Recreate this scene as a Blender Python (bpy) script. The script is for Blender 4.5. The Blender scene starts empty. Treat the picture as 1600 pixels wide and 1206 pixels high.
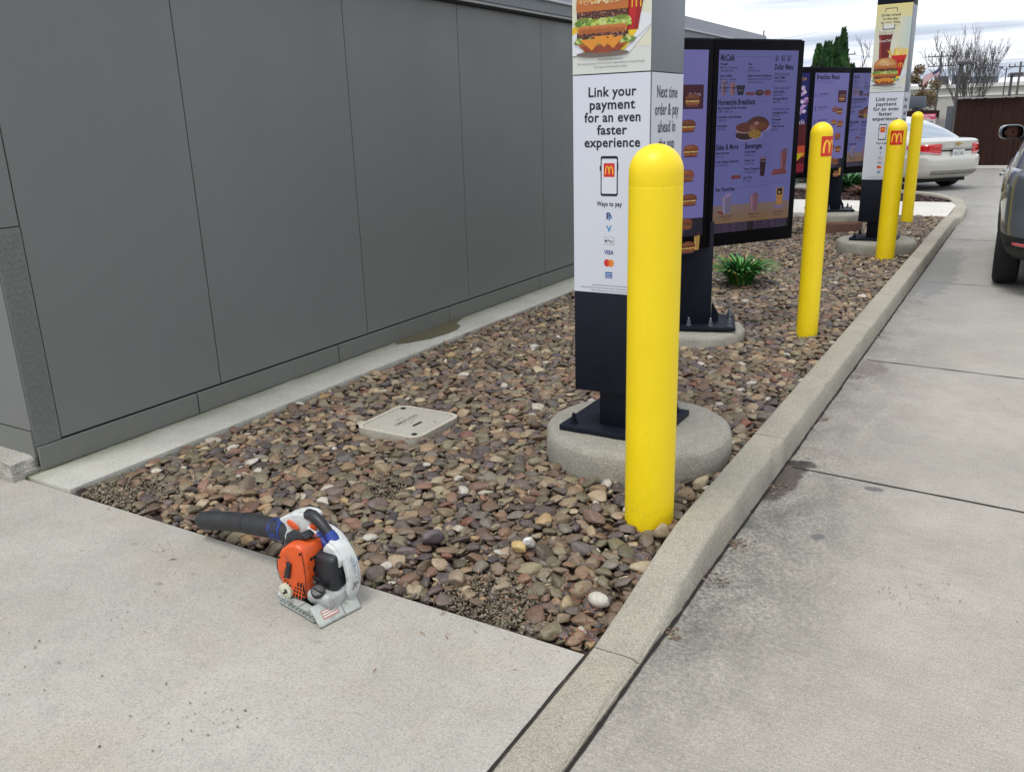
import bpy, bmesh, math, random
import numpy as np
from mathutils import Vector, Matrix, noise as mnoise
random.seed(7); RNG=np.random.default_rng(11)
sc=bpy.context.scene
C=bpy.context.scene.collection
PI=math.pi
def lin(c):
    if max(c)>1.0: c=[v/255 for v in c]
    return tuple((v/12.92 if v<=.04045 else ((v+.055)/1.055)**2.4) for v in c)
# ------------------------------------------------------------------ materials
def newmat(name):
    m=bpy.data.materials.new(name); m.use_nodes=True
    nt=m.node_tree; nt.nodes.clear()
    out=nt.nodes.new('ShaderNodeOutputMaterial'); b=nt.nodes.new('ShaderNodeBsdfPrincipled')
    nt.links.new(b.outputs[0],out.inputs[0]); return m,nt,b
class NT:
    """tiny node helper"""
    def __init__(s,nt): s.nt=nt; s.n=nt.nodes; s.l=nt.links; s.tc=None
    def co(s,kind='Object',scale=(1,1,1),rot=0):
        if s.tc is None: s.tc=s.n.new('ShaderNodeTexCoord')
        mp=s.n.new('ShaderNodeMapping'); mp.inputs['Scale'].default_value=scale; mp.inputs['Rotation'].default_value=(0,0,rot)
        s.l.new(s.tc.outputs[kind],mp.inputs[0]); return mp.outputs[0]
    def noise(s,scale,detail=4,rough=.55,co=None,dist=0):
        n=s.n.new('ShaderNodeTexNoise'); n.inputs['Scale'].default_value=scale; n.inputs['Detail'].default_value=detail
        n.inputs['Roughness'].default_value=rough; n.inputs['Distortion'].default_value=dist
        s.l.new(co if co is not None else s.co(),n.inputs['Vector']); return n.outputs['Fac']
    def vor(s,scale,co=None,feature='F1',out='Distance'):
        n=s.n.new('ShaderNodeTexVoronoi'); n.feature=feature; n.inputs['Scale'].default_value=scale
        s.l.new(co if co is not None else s.co(),n.inputs['Vector']); return n.outputs[out]
    def ramp(s,fac,a,b,ca=0.,cb=1.):
        n=s.n.new('ShaderNodeMapRange'); n.inputs[1].default_value=a; n.inputs[2].default_value=b; n.inputs[3].default_value=ca; n.inputs[4].default_value=cb
        s.l.new(fac,n.inputs[0]); return n.outputs[0]
    def mix(s,f,a,b,mode='MIX'):
        n=s.n.new('ShaderNodeMix'); n.data_type='RGBA'; n.blend_type=mode
        for sock,v in ((n.inputs[0],f),(n.inputs[6],a),(n.inputs[7],b)):
            if isinstance(v,(int,float)): sock.default_value=v
            elif isinstance(v,tuple): sock.default_value=(*v[:3],1)
            else: s.l.new(v,sock)
        return n.outputs[2]
    def math(s,op,a,b=0.):
        n=s.n.new('ShaderNodeMath'); n.operation=op
        for i,v in enumerate((a,b)):
            if isinstance(v,(int,float)): n.inputs[i].default_value=v
            else: s.l.new(v,n.inputs[i])
        return n.outputs[0]
    def xyz(s,co=None):
        n=s.n.new('ShaderNodeSeparateXYZ'); s.l.new(co if co is not None else s.co(),n.inputs[0]); return n.outputs
    def bump(s,b,h,strength,dist=.01,prev=None):
        n=s.n.new('ShaderNodeBump'); n.inputs['Strength'].default_value=strength; n.inputs['Distance'].default_value=dist
        s.l.new(h,n.inputs['Height'])
        if prev is not None: s.l.new(prev,n.inputs['Normal'])
        s.l.new(n.outputs[0],b.inputs['Normal']); return n.outputs[0]
def simple(name,col,rough=.5,metal=0,var=.12,scale=30,bump=0,coat=0,spec=.5,dirt=0.):
    m,nt,b=newmat(name); t=NT(nt); c=lin(col)
    f=t.noise(scale,5); f2=t.noise(scale*.13,4)
    c1=tuple(v*(1-var) for v in c); c2=tuple(min(1,v*(1+var)) for v in c)
    o=t.mix(t.ramp(f,.3,.7),c1,c2)
    o=t.mix(t.ramp(f2,.35,.75,0,var*1.2),o,tuple(v*.75 for v in c))
    if dirt: o=t.mix(t.ramp(t.noise(scale*.6,6,.7),.52,.66,0,dirt),o,lin((72,66,58)))
    nt.links.new(o,b.inputs['Base Color']); b.inputs['Metallic'].default_value=metal
    nt.links.new(t.ramp(f,.3,.7,max(0,rough-.07),min(1,rough+.07)),b.inputs['Roughness'])
    b.inputs['Specular IOR Level'].default_value=spec
    if coat: b.inputs['Coat Weight'].default_value=coat; b.inputs['Coat Roughness'].default_value=.08
    if bump: t.bump(b,t.noise(scale*3,4),bump,.004)
    return m
def attr_mat(name,rough=.5,emit=0,bump=0,var=0,attr='Col',spec=.5,dcol=1.0):
    m,nt,b=newmat(name); t=NT(nt)
    a=nt.nodes.new('ShaderNodeAttribute'); a.attribute_name=attr; o=a.outputs['Color']
    if var:
        f=t.noise(90,4,.6); o=t.mix(t.ramp(f,.3,.7,0,var),o,t.mix(1.,o,(.45,.42,.38),'MULTIPLY'))
        f=t.vor(160); o=t.mix(t.ramp(f,.1,.35,var*.55,0),o,(.35,.33,.28))
    if dcol!=1.0: o=t.mix(1.,o,(dcol,dcol,dcol),'MULTIPLY')
    if emit:
        e=t.mix(t.ramp(t.noise(3,2),.3,.7,0,.25),o,t.mix(1.,o,(.8,.85,1.0),'MULTIPLY'))
        nt.links.new(e,b.inputs['Emission Color']); b.inputs['Emission Strength'].default_value=emit
        b.inputs['Base Color'].default_value=(.01,.01,.012,1)
    else: nt.links.new(o,b.inputs['Base Color'])
    b.inputs['Roughness'].default_value=rough; b.inputs['Specular IOR Level'].default_value=spec
    if bump: t.bump(b,t.noise(140,5),bump,.003)
    return m
def concrete(name,c1,c2,speck=.5,broom=0,stain=0,warm=.2,bumps=.35,rough=.85,aggregate=0,moss=0):
    m,nt,b=newmat(name); t=NT(nt); A=lin(c1); B=lin(c2)
    o=t.mix(t.ramp(t.noise(1.3,6,.6),.3,.7),A,B)
    o=t.mix(t.ramp(t.noise(5.5,5,.65,dist=.4),.42,.72,0,.35),o,tuple(v*.78 for v in A))
    o=t.mix(t.ramp(t.noise(2.1,4,.6,co=t.co(scale=(1,1.6,1))),.5,.75,0,warm),o,lin((176,158,130)))
    fine=t.noise(125,4,.8)
    o=t.mix(t.ramp(fine,.50,.62,0,.46+.28*speck),o,tuple(v*.55 for v in A))
    o=t.mix(t.ramp(t.noise(170,3,.75),.54,.64,0,.40+.34*speck),o,tuple(min(1,v*1.55) for v in B))
    o=t.mix(t.ramp(t.noise(17,5,.7),.5,.72,0,.18),o,tuple(v*.62 for v in A))
    # pits and dark specks, sparse
    sp=t.ramp(t.vor(36,co=t.co(scale=(1,1.2,1))),.055,.10,1,0)
    gate=t.ramp(t.noise(9,3),.56,.62)
    o=t.mix(t.math('MULTIPLY',t.math('MULTIPLY',sp,gate),speck),o,lin((58,54,50)))
    sp2=t.ramp(t.vor(130),.10,.2,1,0); gate2=t.ramp(t.noise(31,2),.5,.6)
    o=t.mix(t.math('MULTIPLY',t.math('MULTIPLY',sp2,gate2),.4*speck),o,lin((78,72,66)))
    h=t.noise(180,5,.75)
    if aggregate:
        ag=t.math('MULTIPLY',t.ramp(t.vor(62),.10,.26,1,0),t.ramp(t.noise(22,3,.6),.42,.56)); o=t.mix(t.math('MULTIPLY',ag,.8*aggregate),o,lin((84,80,72)))
        ag2=t.ramp(t.noise(150,2,.8),.6,.68,0,.6*aggregate); o=t.mix(ag2,o,lin((208,200,182)))
    if broom:
        br=t.noise(1,5,.75,co=t.co(scale=(7,150,1),rot=-.06)); gate=t.ramp(t.noise(1.1,3,.5),.35,.62,.25,1)
        k=t.math('MULTIPLY',t.ramp(br,.46,.60),gate)
        o=t.mix(t.math('MULTIPLY',k,broom*.75),o,tuple(v*.42 for v in A)); 
        h=t.math('ADD',h,t.math('MULTIPLY',br,2.2*broom))
    if stain:
        x=t.xyz()
        # oily wear band beside the kerb, strongest where the cars idle
        near=t.ramp(x[0],-.84,-.28,1,0); band=t.math('MULTIPLY',near,t.ramp(t.noise(6,8,.8,co=t.co(scale=(1,.6,1)),dist=.6),.40,.66))
        al=t.ramp(x[1],4.2,3.4,.6,1); al2=t.ramp(x[1],1.6,2.6,.2,1)
        o=t.mix(t.math('MULTIPLY',t.math('MULTIPLY',band,t.math('MULTIPLY',al,al2)),stain),o,lin((62,60,58)))
        o=t.mix(t.math('MULTIPLY',t.ramp(t.noise(.9,5,.6),.5,.66),.12),o,lin((124,122,118)))
        o=t.mix(t.math('MULTIPLY',t.math('MULTIPLY',t.ramp(x[0],-.84,-.20,1,0),t.math('MULTIPLY',al,al2)),t.ramp(t.noise(60,5,.8),.43,.58,.05,.8)),o,lin((70,72,68)))
        def spot(cx,cy,rx,ry,col,k,o):
            dx=t.math('MULTIPLY',t.math('SUBTRACT',x[0],cx),1/rx); dy=t.math('MULTIPLY',t.math('SUBTRACT',x[1],cy),1/ry)
            d=t.math('ADD',t.math('MULTIPLY',dx,dx),t.math('MULTIPLY',dy,dy)); d=t.math('ADD',d,t.ramp(t.noise(9,5,.7),.3,.7,-.7,.7))
            return t.mix(t.ramp(d,.55,1.0,k,0),o,lin(col))
        o=spot(-.80,3.72,.075,.30,(62,52,44),.8,o); o=spot(-.79,3.93,.09,.05,(48,44,42),.8,o); o=spot(-.74,5.75,.10,.22,(112,104,96),.8,o)
        o=spot(-.55,3.20,.035,.035,(92,92,92),.8,o); o=spot(-.42,3.78,.05,.03,(88,86,92),.8,o);
        o=spot(-.70,9.7,.2,1.8,(98,98,96),.8,o)
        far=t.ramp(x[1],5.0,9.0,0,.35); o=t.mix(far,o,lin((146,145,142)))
        nt.links.new(t.ramp(t.noise(.8,4),.4,.65,rough,rough-.3),b.inputs['Roughness'])
    else: b.inputs['Roughness'].default_value=rough
    if moss:
        x=t.xyz()
        e=t.ramp(x[0],-3.99,-3.86,1,0)
        mm=t.math('MULTIPLY',t.math('MULTIPLY',e,moss),t.ramp(t.noise(3.3,5,.6),.3,.55))
        o=t.mix(mm,o,lin((104,112,66)))
        e2=t.ramp(x[0],-3.995,-3.962,1,0); o=t.mix(t.math('MULTIPLY',e2,t.ramp(t.noise(7,5,.7),.3,.5,.2,.9)),o,lin((52,50,36)))
    nt.links.new(o,b.inputs['Base Color'])
    b.inputs['Specular IOR Level'].default_value=.35
    t.bump(b,h,bumps,.004)
    return m
M={}
M['sidewalk']=concrete('sidewalk_concrete',(160,156,146),(178,174,163),.25,0,0,.3,.22)
M['drive']=concrete('drive_concrete',(160,155,144),(179,173,161),.4,.42,.9,.12,.6)
M['kerb']=concrete('kerb_concrete',(144,140,127),(170,164,148),.55,0,0,.22,.8,aggregate=.5)
M['strip']=concrete('strip_concrete',(160,160,149),(184,182,171),.3,0,0,.1,.2,moss=.55)
M['footing']=concrete('footing_concrete',(138,135,124),(164,160,147),.8,0,0,.1,.8,aggregate=.6)
M['path']=concrete('path_concrete',(196,192,182),(212,208,198),.3,0,0,.1,.2)
M['rough']=concrete('broken_concrete',(150,148,138),(196,192,182),1.,0,0,.15,1.,aggregate=1.)
M['footsoil']=simple('stained_footing',(112,82,68),.9,var=.3,scale=25,bump=.5)
M['joint']=simple('joint_dirt',(34,28,24),.95,var=.5,scale=90,bump=.8)
M['soil']=simple('gravel_bed_soil',(64,52,42),.95,var=.35,scale=35,bump=.8)
M['mulch']=simple('mulch_soil',(58,44,40),.95,var=.35,scale=30,bump=.8)
M['panel']=simple('grey_wall_panel',(99,104,101),.6,var=.03,scale=260,bump=.05,spec=.35)
def wall_mat(name,base,dirt):
    m,nt,b=newmat(name); t=NT(nt); c=lin(base)
    o=t.mix(t.ramp(t.noise(260,4),.3,.7),tuple(v*.93 for v in c),tuple(v*1.07 for v in c))
    o=t.mix(t.ramp(t.noise(.7,4,.6),.35,.7,0,.16),o,tuple(v*.8 for v in c))
    st=t.noise(1,5,.7,co=t.co(scale=(3,9,.35))); o=t.mix(t.ramp(st,.50,.72,0,.08),o,lin((128,130,124)))
    x=t.xyz(); low=t.ramp(x[2],.62,.03,0,1); low=t.math('MULTIPLY',low,low)
    o=t.mix(t.math('MULTIPLY',low,t.ramp(t.noise(26,6,.75),.42,.66,0,dirt)),o,lin((126,120,104)))
    o=t.mix(t.math('MULTIPLY',t.ramp(t.vor(7),.02,.035,1,0),.35),o,lin((150,152,148)))
    nt.links.new(o,b.inputs['Base Color']); nt.links.new(t.ramp(t.noise(2,5,.6),.3,.7,.45,.65),b.inputs['Roughness']); b.inputs['Specular IOR Level'].default_value=.4
    t.bump(b,t.math('ADD',t.noise(1.1,2),t.math('MULTIPLY',t.noise(260,3),.015)),.35,.02); return m
M['panel']=wall_mat('grey_wall_panel_weathered',(113,115,113),.35)
M['panelbase']=wall_mat('wall_base_trim',(110,113,108),.6)
M['tread']=simple('tread_plate',(108,110,108),.5,var=.08,scale=60,bump=.1,dirt=.1)
M['gap']=simple('panel_gap',(30,32,34),.9)
M['trim']=simple('light_trim',(176,180,182),.5,var=.05)
M['fascia']=simple('grey_fascia',(104,110,112),.5,var=.05)
M['roofmetal']=simple('parapet_metal',(128,130,140),.5,var=.05,scale=8)
def yellow_mat():
    m,nt,b=newmat('yellow_sleeve'); t=NT(nt); c=lin((246,216,4))
    o=t.mix(t.ramp(t.noise(3,4,.6),.3,.7),c,lin((240,207,10)))
    vs=t.noise(1,6,.75,co=t.co(scale=(38,38,1.4))); o=t.mix(t.ramp(vs,.52,.70,0,.12),o,lin((206,166,20)))
    sc1=t.noise(1,6,.8,co=t.co(scale=(6,6,90))); o=t.mix(t.ramp(sc1,.66,.72,0,.30),o,lin((150,124,30)))
    o=t.mix(t.math('MULTIPLY',t.ramp(t.vor(24),.03,.06,1,0),.5),o,lin((120,96,40)))
    x=t.xyz(); low=t.ramp(x[2],.30,.06,0,1); o=t.mix(t.math('MULTIPLY',low,t.ramp(t.noise(30,6,.8),.50,.70,.0,.38)),o,lin((150,124,60)))
    nt.links.new(o,b.inputs['Base Color']); nt.links.new(t.ramp(vs,.4,.7,.36,.6),b.inputs['Roughness']); t.bump(b,t.noise(8,4),.12,.01); return m
M['yellow']=yellow_mat()
M['black']=simple('black_steel',(20,24,36),.55,var=.15,scale=40,bump=.05,dirt=.05,spec=.2)
M['blackframe']=simple('black_frame',(8,7,12),.55,var=.1,spec=.06)
M['pgrey']=simple('pillar_grey',(112,119,126),.45,var=.04,scale=200)
M['bolt']=simple('galvanised_bolt',(128,134,138),.45,metal=.7,var=.15)
M['print']=attr_mat('poster_print',.45,dcol=.8)
M['screen']=attr_mat('menu_screen',.18,emit=.44,spec=.15)
M['sticker']=attr_mat('sticker_print',.4)
M['pebble']=attr_mat('river_pebble',.5,bump=.7,var=.6,spec=.45)
M['litter']=attr_mat('leaf_litter',.8)
M['leaf']=attr_mat('leaf_green',.55)
M['bark']=simple('bark',(92,80,72),.9,var=.3,scale=12,bump=.5)
M['orange']=simple('orange_plastic',(212,84,28),.36,var=.08,scale=34,dirt=.34)
M['white_pl']=simple('white_plastic',(200,203,200),.42,var=.07,scale=34,dirt=.5)
M['grey_pl']=simple('grey_plastic',(166,171,164),.5,var=.08,scale=34,dirt=.55)
M['tank']=simple('cloudy_tank',(172,174,170),.35,var=.16,scale=30,dirt=.45)
M['black_pl']=simple('black_plastic',(30,32,36),.42,var=.2,scale=60,bump=.15,dirt=.10)
M['tube']=simple('scuffed_tube',(36,38,40),.6,var=.3,scale=40,bump=.5,dirt=.28)
M['blue']=simple('blue_paint_tape',(26,56,140),.5,var=.3,scale=50,dirt=.25)
def patchy():
    m,nt,b=newmat('patchy_blue_paint'); t=NT(nt); o=t.mix(t.ramp(t.noise(24,7,.8,dist=.5),.44,.56),lin((30,32,36)),lin((24,54,132))); o=t.mix(t.ramp(t.noise(90,5,.8),.56,.66,0,.6),o,lin((92,88,80)))
    nt.links.new(o,b.inputs['Base Color']); b.inputs['Roughness'].default_value=.55; return m
M['patchy']=patchy()
M['badge']=simple('cream_badge',(196,196,170),.5,var=.12,scale=60,dirt=.2)
M['dark']=simple('dark_recess',(16,15,15),.8)
M['lid']=simple('polymer_lid',(166,162,150),.85,var=.12,scale=70,bump=.6,dirt=.10)
M['lidrim']=simple('polymer_rim',(178,172,156),.85,var=.12,scale=60,bump=.5,dirt=.15)
def carpaint(name,c,metal=.35,rough=.3):
    m,nt,b=newmat(name); t=NT(nt); c=lin(c)
    nt.links.new(t.mix(t.ramp(t.noise(400,2),.3,.7),tuple(v*.9 for v in c),tuple(min(1,v*1.1) for v in c)),b.inputs['Base Color'])
    b.inputs['Metallic'].default_value=metal; b.inputs['Roughness'].default_value=rough
    b.inputs['Coat Weight'].default_value=.8; b.inputs['Coat Roughness'].default_value=.05; return m
M['beige_car']=carpaint('champagne_paint',(198,196,186),.25,.35)
M['dark_car']=carpaint('slate_paint',(98,106,114),.4,.26)
M['cladding']=simple('dark_cladding',(30,31,33),.6,var=.1)
M['tyre']=simple('tyre_rubber',(22,22,23),.8,var=.2,scale=60,bump=.3)
M['rim']=simple('alloy',(140,142,146),.35,metal=.8)
M['glass']=simple('car_glass',(120,136,148),.08,var=.03,spec=1.,coat=1.)
M['dglass']=simple('tinted_glass',(22,26,30),.06,var=.03,spec=1.,coat=1.)
M['lamp']=simple('tail_lamp_red',(190,14,24),.15,coat=1.,var=.15,scale=40)
M['lampw']=simple('tail_lamp_clear',(196,170,178),.15,coat=1.,var=.2,scale=60)
M['chrome']=simple('chrome',(200,204,208),.12,metal=1.)
M['gold']=simple('gold_emblem',(176,146,70),.3,metal=.6)
M['plate']=attr_mat('number_plate',.4)
def mirror_mat():
    m,nt,b=newmat('mirror_glass'); b.inputs['Base Color'].default_value=(.8,.82,.84,1); b.inputs['Metallic'].default_value=1; b.inputs['Roughness'].default_value=.02; return m
M['mirror']=mirror_mat()
M['skin']=simple('skin',(150,104,82),.55,var=.08,scale=30)
M['hair']=simple('dark_hair',(30,22,18),.7)
M['shirt']=simple('dark_shirt',(44,44,52),.9)
M['far']=simple('far_building_wall',(176,172,164),.8,var=.05,scale=.3)
M['far2']=simple('far_roof_band',(214,212,206),.8,var=.04,scale=.3)
M['unit']=simple('roof_unit',(60,64,74),.7)
M['polewood']=simple('utility_pole',(96,92,90),.9)
M['lampgrey']=simple('lamp_metal',(70,66,68),.6)
M['container']=simple('grey_container',(84,92,102),.7)
M['greypost']=simple('grey_gate_post',(74,78,84),.7)
M['weathered']=simple('weathered_wood',(150,146,144),.9,var=.2,scale=10)
def fence_mat():
    m,nt,b=newmat('brown_fence_boards'); t=NT(nt)
    v=t.noise(1,6,.7,co=t.co(scale=(28,28,.9)))
    o=t.mix(t.ramp(v,.35,.65),lin((34,20,16)),lin((60,36,28)))
    o=t.mix(t.ramp(t.noise(.8,4),.45,.7,0,.5),o,lin((30,20,18)))
    nt.links.new(o,b.inputs['Base Color']); b.inputs['Roughness'].default_value=.85; b.inputs['Specular IOR Level'].default_value=.2; t.bump(b,v,.4,.01); return m
M['fence']=fence_mat()
M['grass']=simple('far_ground',(96,100,84),.95,var=.25,scale=.8)
# ------------------------------------------------------------------ geometry helpers
class G:
    """collects verts / faces (world coordinates)"""
    def __init__(s): s.v=[]; s.f=[]; s.mi=[]; s.m=0; s.smooth=set()
    def add(s,vs,fs):
        o=len(s.v); s.v+= [tuple(p) for p in vs]; s.f+=[tuple(i+o for i in f) for f in fs]; s.mi+=[s.m]*len(fs); return s
    def box(s,x0,x1,y0,y1,z0,z1,M4=None):
        vs=[(x,y,z) for x in(x0,x1) for y in(y0,y1) for z in(z0,z1)]
        if M4 is not None: vs=[tuple(M4@Vector(p)) for p in vs]
        return s.add(vs,[(0,1,3,2),(4,6,7,5),(0,4,5,1),(2,3,7,6),(0,2,6,4),(1,5,7,3)])
    def obox(s,c,size,rz=0,rx=0,ry=0):
        m=Matrix.Translation(c)@Matrix.Rotation(rz,4,'Z')@Matrix.Rotation(ry,4,'Y')@Matrix.Rotation(rx,4,'X'); a,b,d=[q/2 for q in size]
        return s.box(-a,a,-b,b,-d,d,m)
    def lathe(s,prof,c,N=32,axis='Z',cap=True,dirv=None,jit=0):
        vs=[];fs=[]
        q=Vector((0,0,1)).rotation_difference(Vector(dirv)).to_matrix() if dirv is not None else {'Z':Matrix.Identity(3),'Y':Matrix.Rotation(-PI/2,3,'X'),'X':Matrix.Rotation(PI/2,3,'Y')}[axis]
        for (r,h) in prof:
            for k in range(N):
                a=2*PI*k/N; rr=r+(random.uniform(-jit,jit) if jit else 0); vs.append(tuple(q@Vector((rr*math.cos(a),rr*math.sin(a),h))+Vector(c)))
        for j in range(len(prof)-1):
            for k in range(N):
                k2=(k+1)%N; fs.append((j*N+k,j*N+k2,(j+1)*N+k2,(j+1)*N+k))
        if cap: fs.append(tuple(range(N))[::-1]); fs.append(tuple((len(prof)-1)*N+k for k in range(N)))
        return s.add(vs,fs)
    def tube(s,pts,rad,N=10,cap=True,flat=1.0):
        pts=[Vector(p) for p in pts]; n=len(pts); rad=rad if isinstance(rad,(list,tuple)) else [rad]*n
        vs=[];fs=[]; prev=None
        for i,p in enumerate(pts):
            t=(pts[min(i+1,n-1)]-pts[max(i-1,0)]).normalized()
            if prev is None:
                a=t.cross(Vector((0,0,1))); 
                if a.length<1e-3: a=t.cross(Vector((0,1,0)))
                a.normalize()
            else:
                a=(prev-t*prev.dot(t)).normalized()
            prev=a; b=t.cross(a)
            for k in range(N):
                w=2*PI*k/N; vs.append(tuple(p+a*math.cos(w)*rad[i]*flat+b*math.sin(w)*rad[i]))
        for i in range(n-1):
            for k in range(N):
                k2=(k+1)%N; fs.append((i*N+k,i*N+k2,(i+1)*N+k2,(i+1)*N+k))
        if cap: fs.append(tuple(range(N))[::-1]); fs.append(tuple((n-1)*N+k for k in range(N)))
        return s.add(vs,fs)
    def prism(s,poly,axis,a,b):
        """poly 2D; axis Y: (x,z) extruded y a..b ; X: (y,z) ; Z: (x,y)"""
        f={'Y':lambda p,t:(p[0],t,p[1]),'X':lambda p,t:(t,p[0],p[1]),'Z':lambda p,t:(p[0],p[1],t)}[axis]
        n=len(poly); vs=[f(p,a) for p in poly]+[f(p,b) for p in poly]
        return s.add(vs,[tuple(range(n))[::-1],tuple(range(n,2*n))]+[(i,(i+1)%n,n+(i+1)%n,n+i) for i in range(n)])
def link(name,g,mat,parent=None,root=None,bevel=0,seg=2,smooth=False,sub=0,cols=None,auto=35):
    me=bpy.data.meshes.new(name)
    o0=Vector(root) if root is not None else (Vector(parent['_o']) if parent is not None else Vector((0,0,0)))
    me.from_pydata([tuple(Vector(p)-o0) for p in g.v],[],g.f)
    mats=mat if isinstance(mat,(list,tuple)) else [mat]
    for m in mats: me.materials.append(m)
    if len(mats)>1: me.polygons.foreach_set('material_index',g.mi)
    bm=bmesh.new(); bm.from_mesh(me)
    bmesh.ops.recalc_face_normals(bm,faces=bm.faces)
    if bevel:
        es=[e for e in bm.edges if len(e.link_faces)==2 and e.calc_face_angle(0)>math.radians(28)]
        bmesh.ops.bevel(bm,geom=es,offset=bevel,segments=seg,affect='EDGES',profile=.5,clamp_overlap=True)
    bm.to_mesh(me); bm.free()
    if smooth or bevel:
        me.polygons.foreach_set('use_smooth',[True]*len(me.polygons))
        if hasattr(me,'set_sharp_from_angle'): me.set_sharp_from_angle(angle=math.radians(auto))
    o=bpy.data.objects.new(name,me); C.objects.link(o)
    o['_o']=tuple(o0)
    if parent is not None: o.parent=parent
    else: o.location=o0
    if sub:
        md=o.modifiers.new('s','SUBSURF'); md.levels=sub; md.render_levels=sub
    return o
def tag(o,label,cat,group=None,kind=None):
    if label: o['label']=label
    if cat: o['category']=cat
    if group: o['group']=group
    if kind: o['kind']=kind
    return o
def thing(name,label,cat,loc=(0,0,0),group=None):
    o=bpy.data.objects.new(name,None); C.objects.link(o); o.location=loc; o['_o']=tuple(loc); o.empty_display_size=.1
    return tag(o,label,cat,group)
def struct(name,g,mat,**k):
    o=link(name,g,mat,**k); o['kind']='structure'; return o
def copy_tree(o,parent=None):
    kids=list(o.children)
    c=o.copy(); C.objects.link(c); c.parent=parent
    for ch in kids: copy_tree(ch,c)
    return c
# ------------------------------------------------------------------ text and print layers
_tc={}
def textmesh(s,bold):
    k=(s,bold)
    if k in _tc: return _tc[k]
    cu=bpy.data.curves.new('t','FONT'); cu.body=s; cu.size=1; cu.offset=bold; cu.resolution_u=3; cu.space_character=1.06; cu.fill_mode='FRONT'
    ob=bpy.data.objects.new('t',cu); C.objects.link(ob)
    dg=bpy.context.evaluated_depsgraph_get(); ev=ob.evaluated_get(dg); me=ev.to_mesh()
    vs=[(v.co.x,v.co.y) for v in me.vertices]; fs=[tuple(p.vertices) for p in me.polygons]
    ev.to_mesh_clear(); bpy.data.objects.remove(ob); bpy.data.curves.remove(cu)
    _tc[k]=(vs,fs); return _tc[k]
class Print:
    EPS=.0005
    def __init__(s): s.v=[];s.f=[];s.c=[]; s.dim=1.; s.tint=None
    def poly(s,pts,col,L):
        L=L+random.random()*.85; o=len(s.v); s.v+=[(p[0],-L*s.EPS,p[1]) for p in pts]; s.f.append(tuple(range(o,o+len(pts))))
        if s.tint and len(pts)>4: col=[a*b for a,b in zip(col,s.tint)]
        s.c.append(lin(col))
    def rect(s,x0,z0,x1,z1,col,L): s.poly([(x0,z0),(x1,z0),(x1,z1),(x0,z1)],col,L)
    def ell(s,cx,cz,rx,rz,col,L,N=16,rot=0,a0=0,a1=2*PI,wob=0):
        pts=[]
        for k in range(N):
            a=a0+(a1-a0)*k/(N if a1-a0>6.2 else N-1); w=1+(random.uniform(-wob,wob) if wob else 0)
            x=rx*math.cos(a)*w; z=rz*math.sin(a)*w; pts.append((cx+x*math.cos(rot)-z*math.sin(rot),cz+x*math.sin(rot)+z*math.cos(rot)))
        s.poly(pts,col,L)
    def line(s,x0,z0,x1,z1,w,col,L):
        d=Vector((x1-x0,z1-z0)); 
        if d.length==0: return
        n=Vector((-d.y,d.x)).normalized()*w/2
        s.poly([(x0-n.x,z0-n.y),(x1-n.x,z1-n.y),(x1+n.x,z1+n.y),(x0+n.x,z0+n.y)],col,L)
    def path(s,pts,w,col,L):
        for a,b in zip(pts,pts[1:]): s.line(*a,*b,w,col,L)
    def rrect(s,x0,z0,x1,z1,r,col,L):
        pts=[]
        for cx,cz,a in((x1-r,z1-r,0),(x0+r,z1-r,PI/2),(x0+r,z0+r,PI),(x1-r,z0+r,1.5*PI)):
            for k in range(5): pts.append((cx+r*math.cos(a+PI/8*k),cz+r*math.sin(a+PI/8*k)))
        s.poly(pts,col,L)
    def text(s,t,x,z,size,col,L,align='c',bold=.012,cond=1.0,width=None,rot=0):
        vs,fs=textmesh(t,bold)
        if not vs: return
        xs=[p[0] for p in vs]; w=max(xs)-min(xs); m=min(xs)
        k=size*cond
        if width: k=width/w
        off={'c':-w*k/2,'l':0,'r':-w*k}[align]; L=L+.9
        o=len(s.v)
        for p in vs:
            a=(p[0]-m)*k+off; b=p[1]*size
            s.v.append((x+a*math.cos(rot)-b*math.sin(rot),-L*s.EPS,z+a*math.sin(rot)+b*math.cos(rot)))
        s.f+=[tuple(i+o for i in f) for f in fs]; s.c+=[lin(col)]*len(fs)
    def arches(s,cx,cz,w,h,col,L,t=.13):
        for sg in(-1,1):
            o=[];i=[]
            for k in range(15):
                a=PI*k/14; 
                # tall half ellipses
                o.append((cx+sg*w*.25-math.cos(a)*w*.25,cz-h/2+h*math.sin(a)**.75))
            s.path(o,w*t,col,L)
    def build(s,name,mat,parent,pos,rz=0,cur=None,sc=1.):
        R=Matrix.Rotation(rz,3,'Z'); o0=Vector(parent['_o']) if parent is not None else Vector((0,0,0))
        me=bpy.data.meshes.new(name)
        vs=[R@Vector((p[0]*sc,p[1],p[2]*sc))+Vector(pos)-o0 for p in s.v] if cur is None else [Vector(cur(*p))-o0 for p in s.v]
        me.from_pydata([tuple(v) for v in vs],[],s.f)
        ca=me.color_attributes.new('Col','FLOAT_COLOR','CORNER'); buf=[]
        for p,c in zip(me.polygons,s.c): buf+=[c[0]*s.dim,c[1]*s.dim,c[2]*s.dim,1.]*p.loop_total
        ca.data.foreach_set('color',buf)
        me.materials.append(mat)
        o=bpy.data.objects.new(name,me); C.objects.link(o); o['_o']=tuple(o0)
        if parent is not None: o.parent=parent
        return o
def rc(c,a=25): return tuple(max(0,min(255,v+d)) for v,d in zip(c,[random.uniform(-a,a)]*3))
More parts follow.
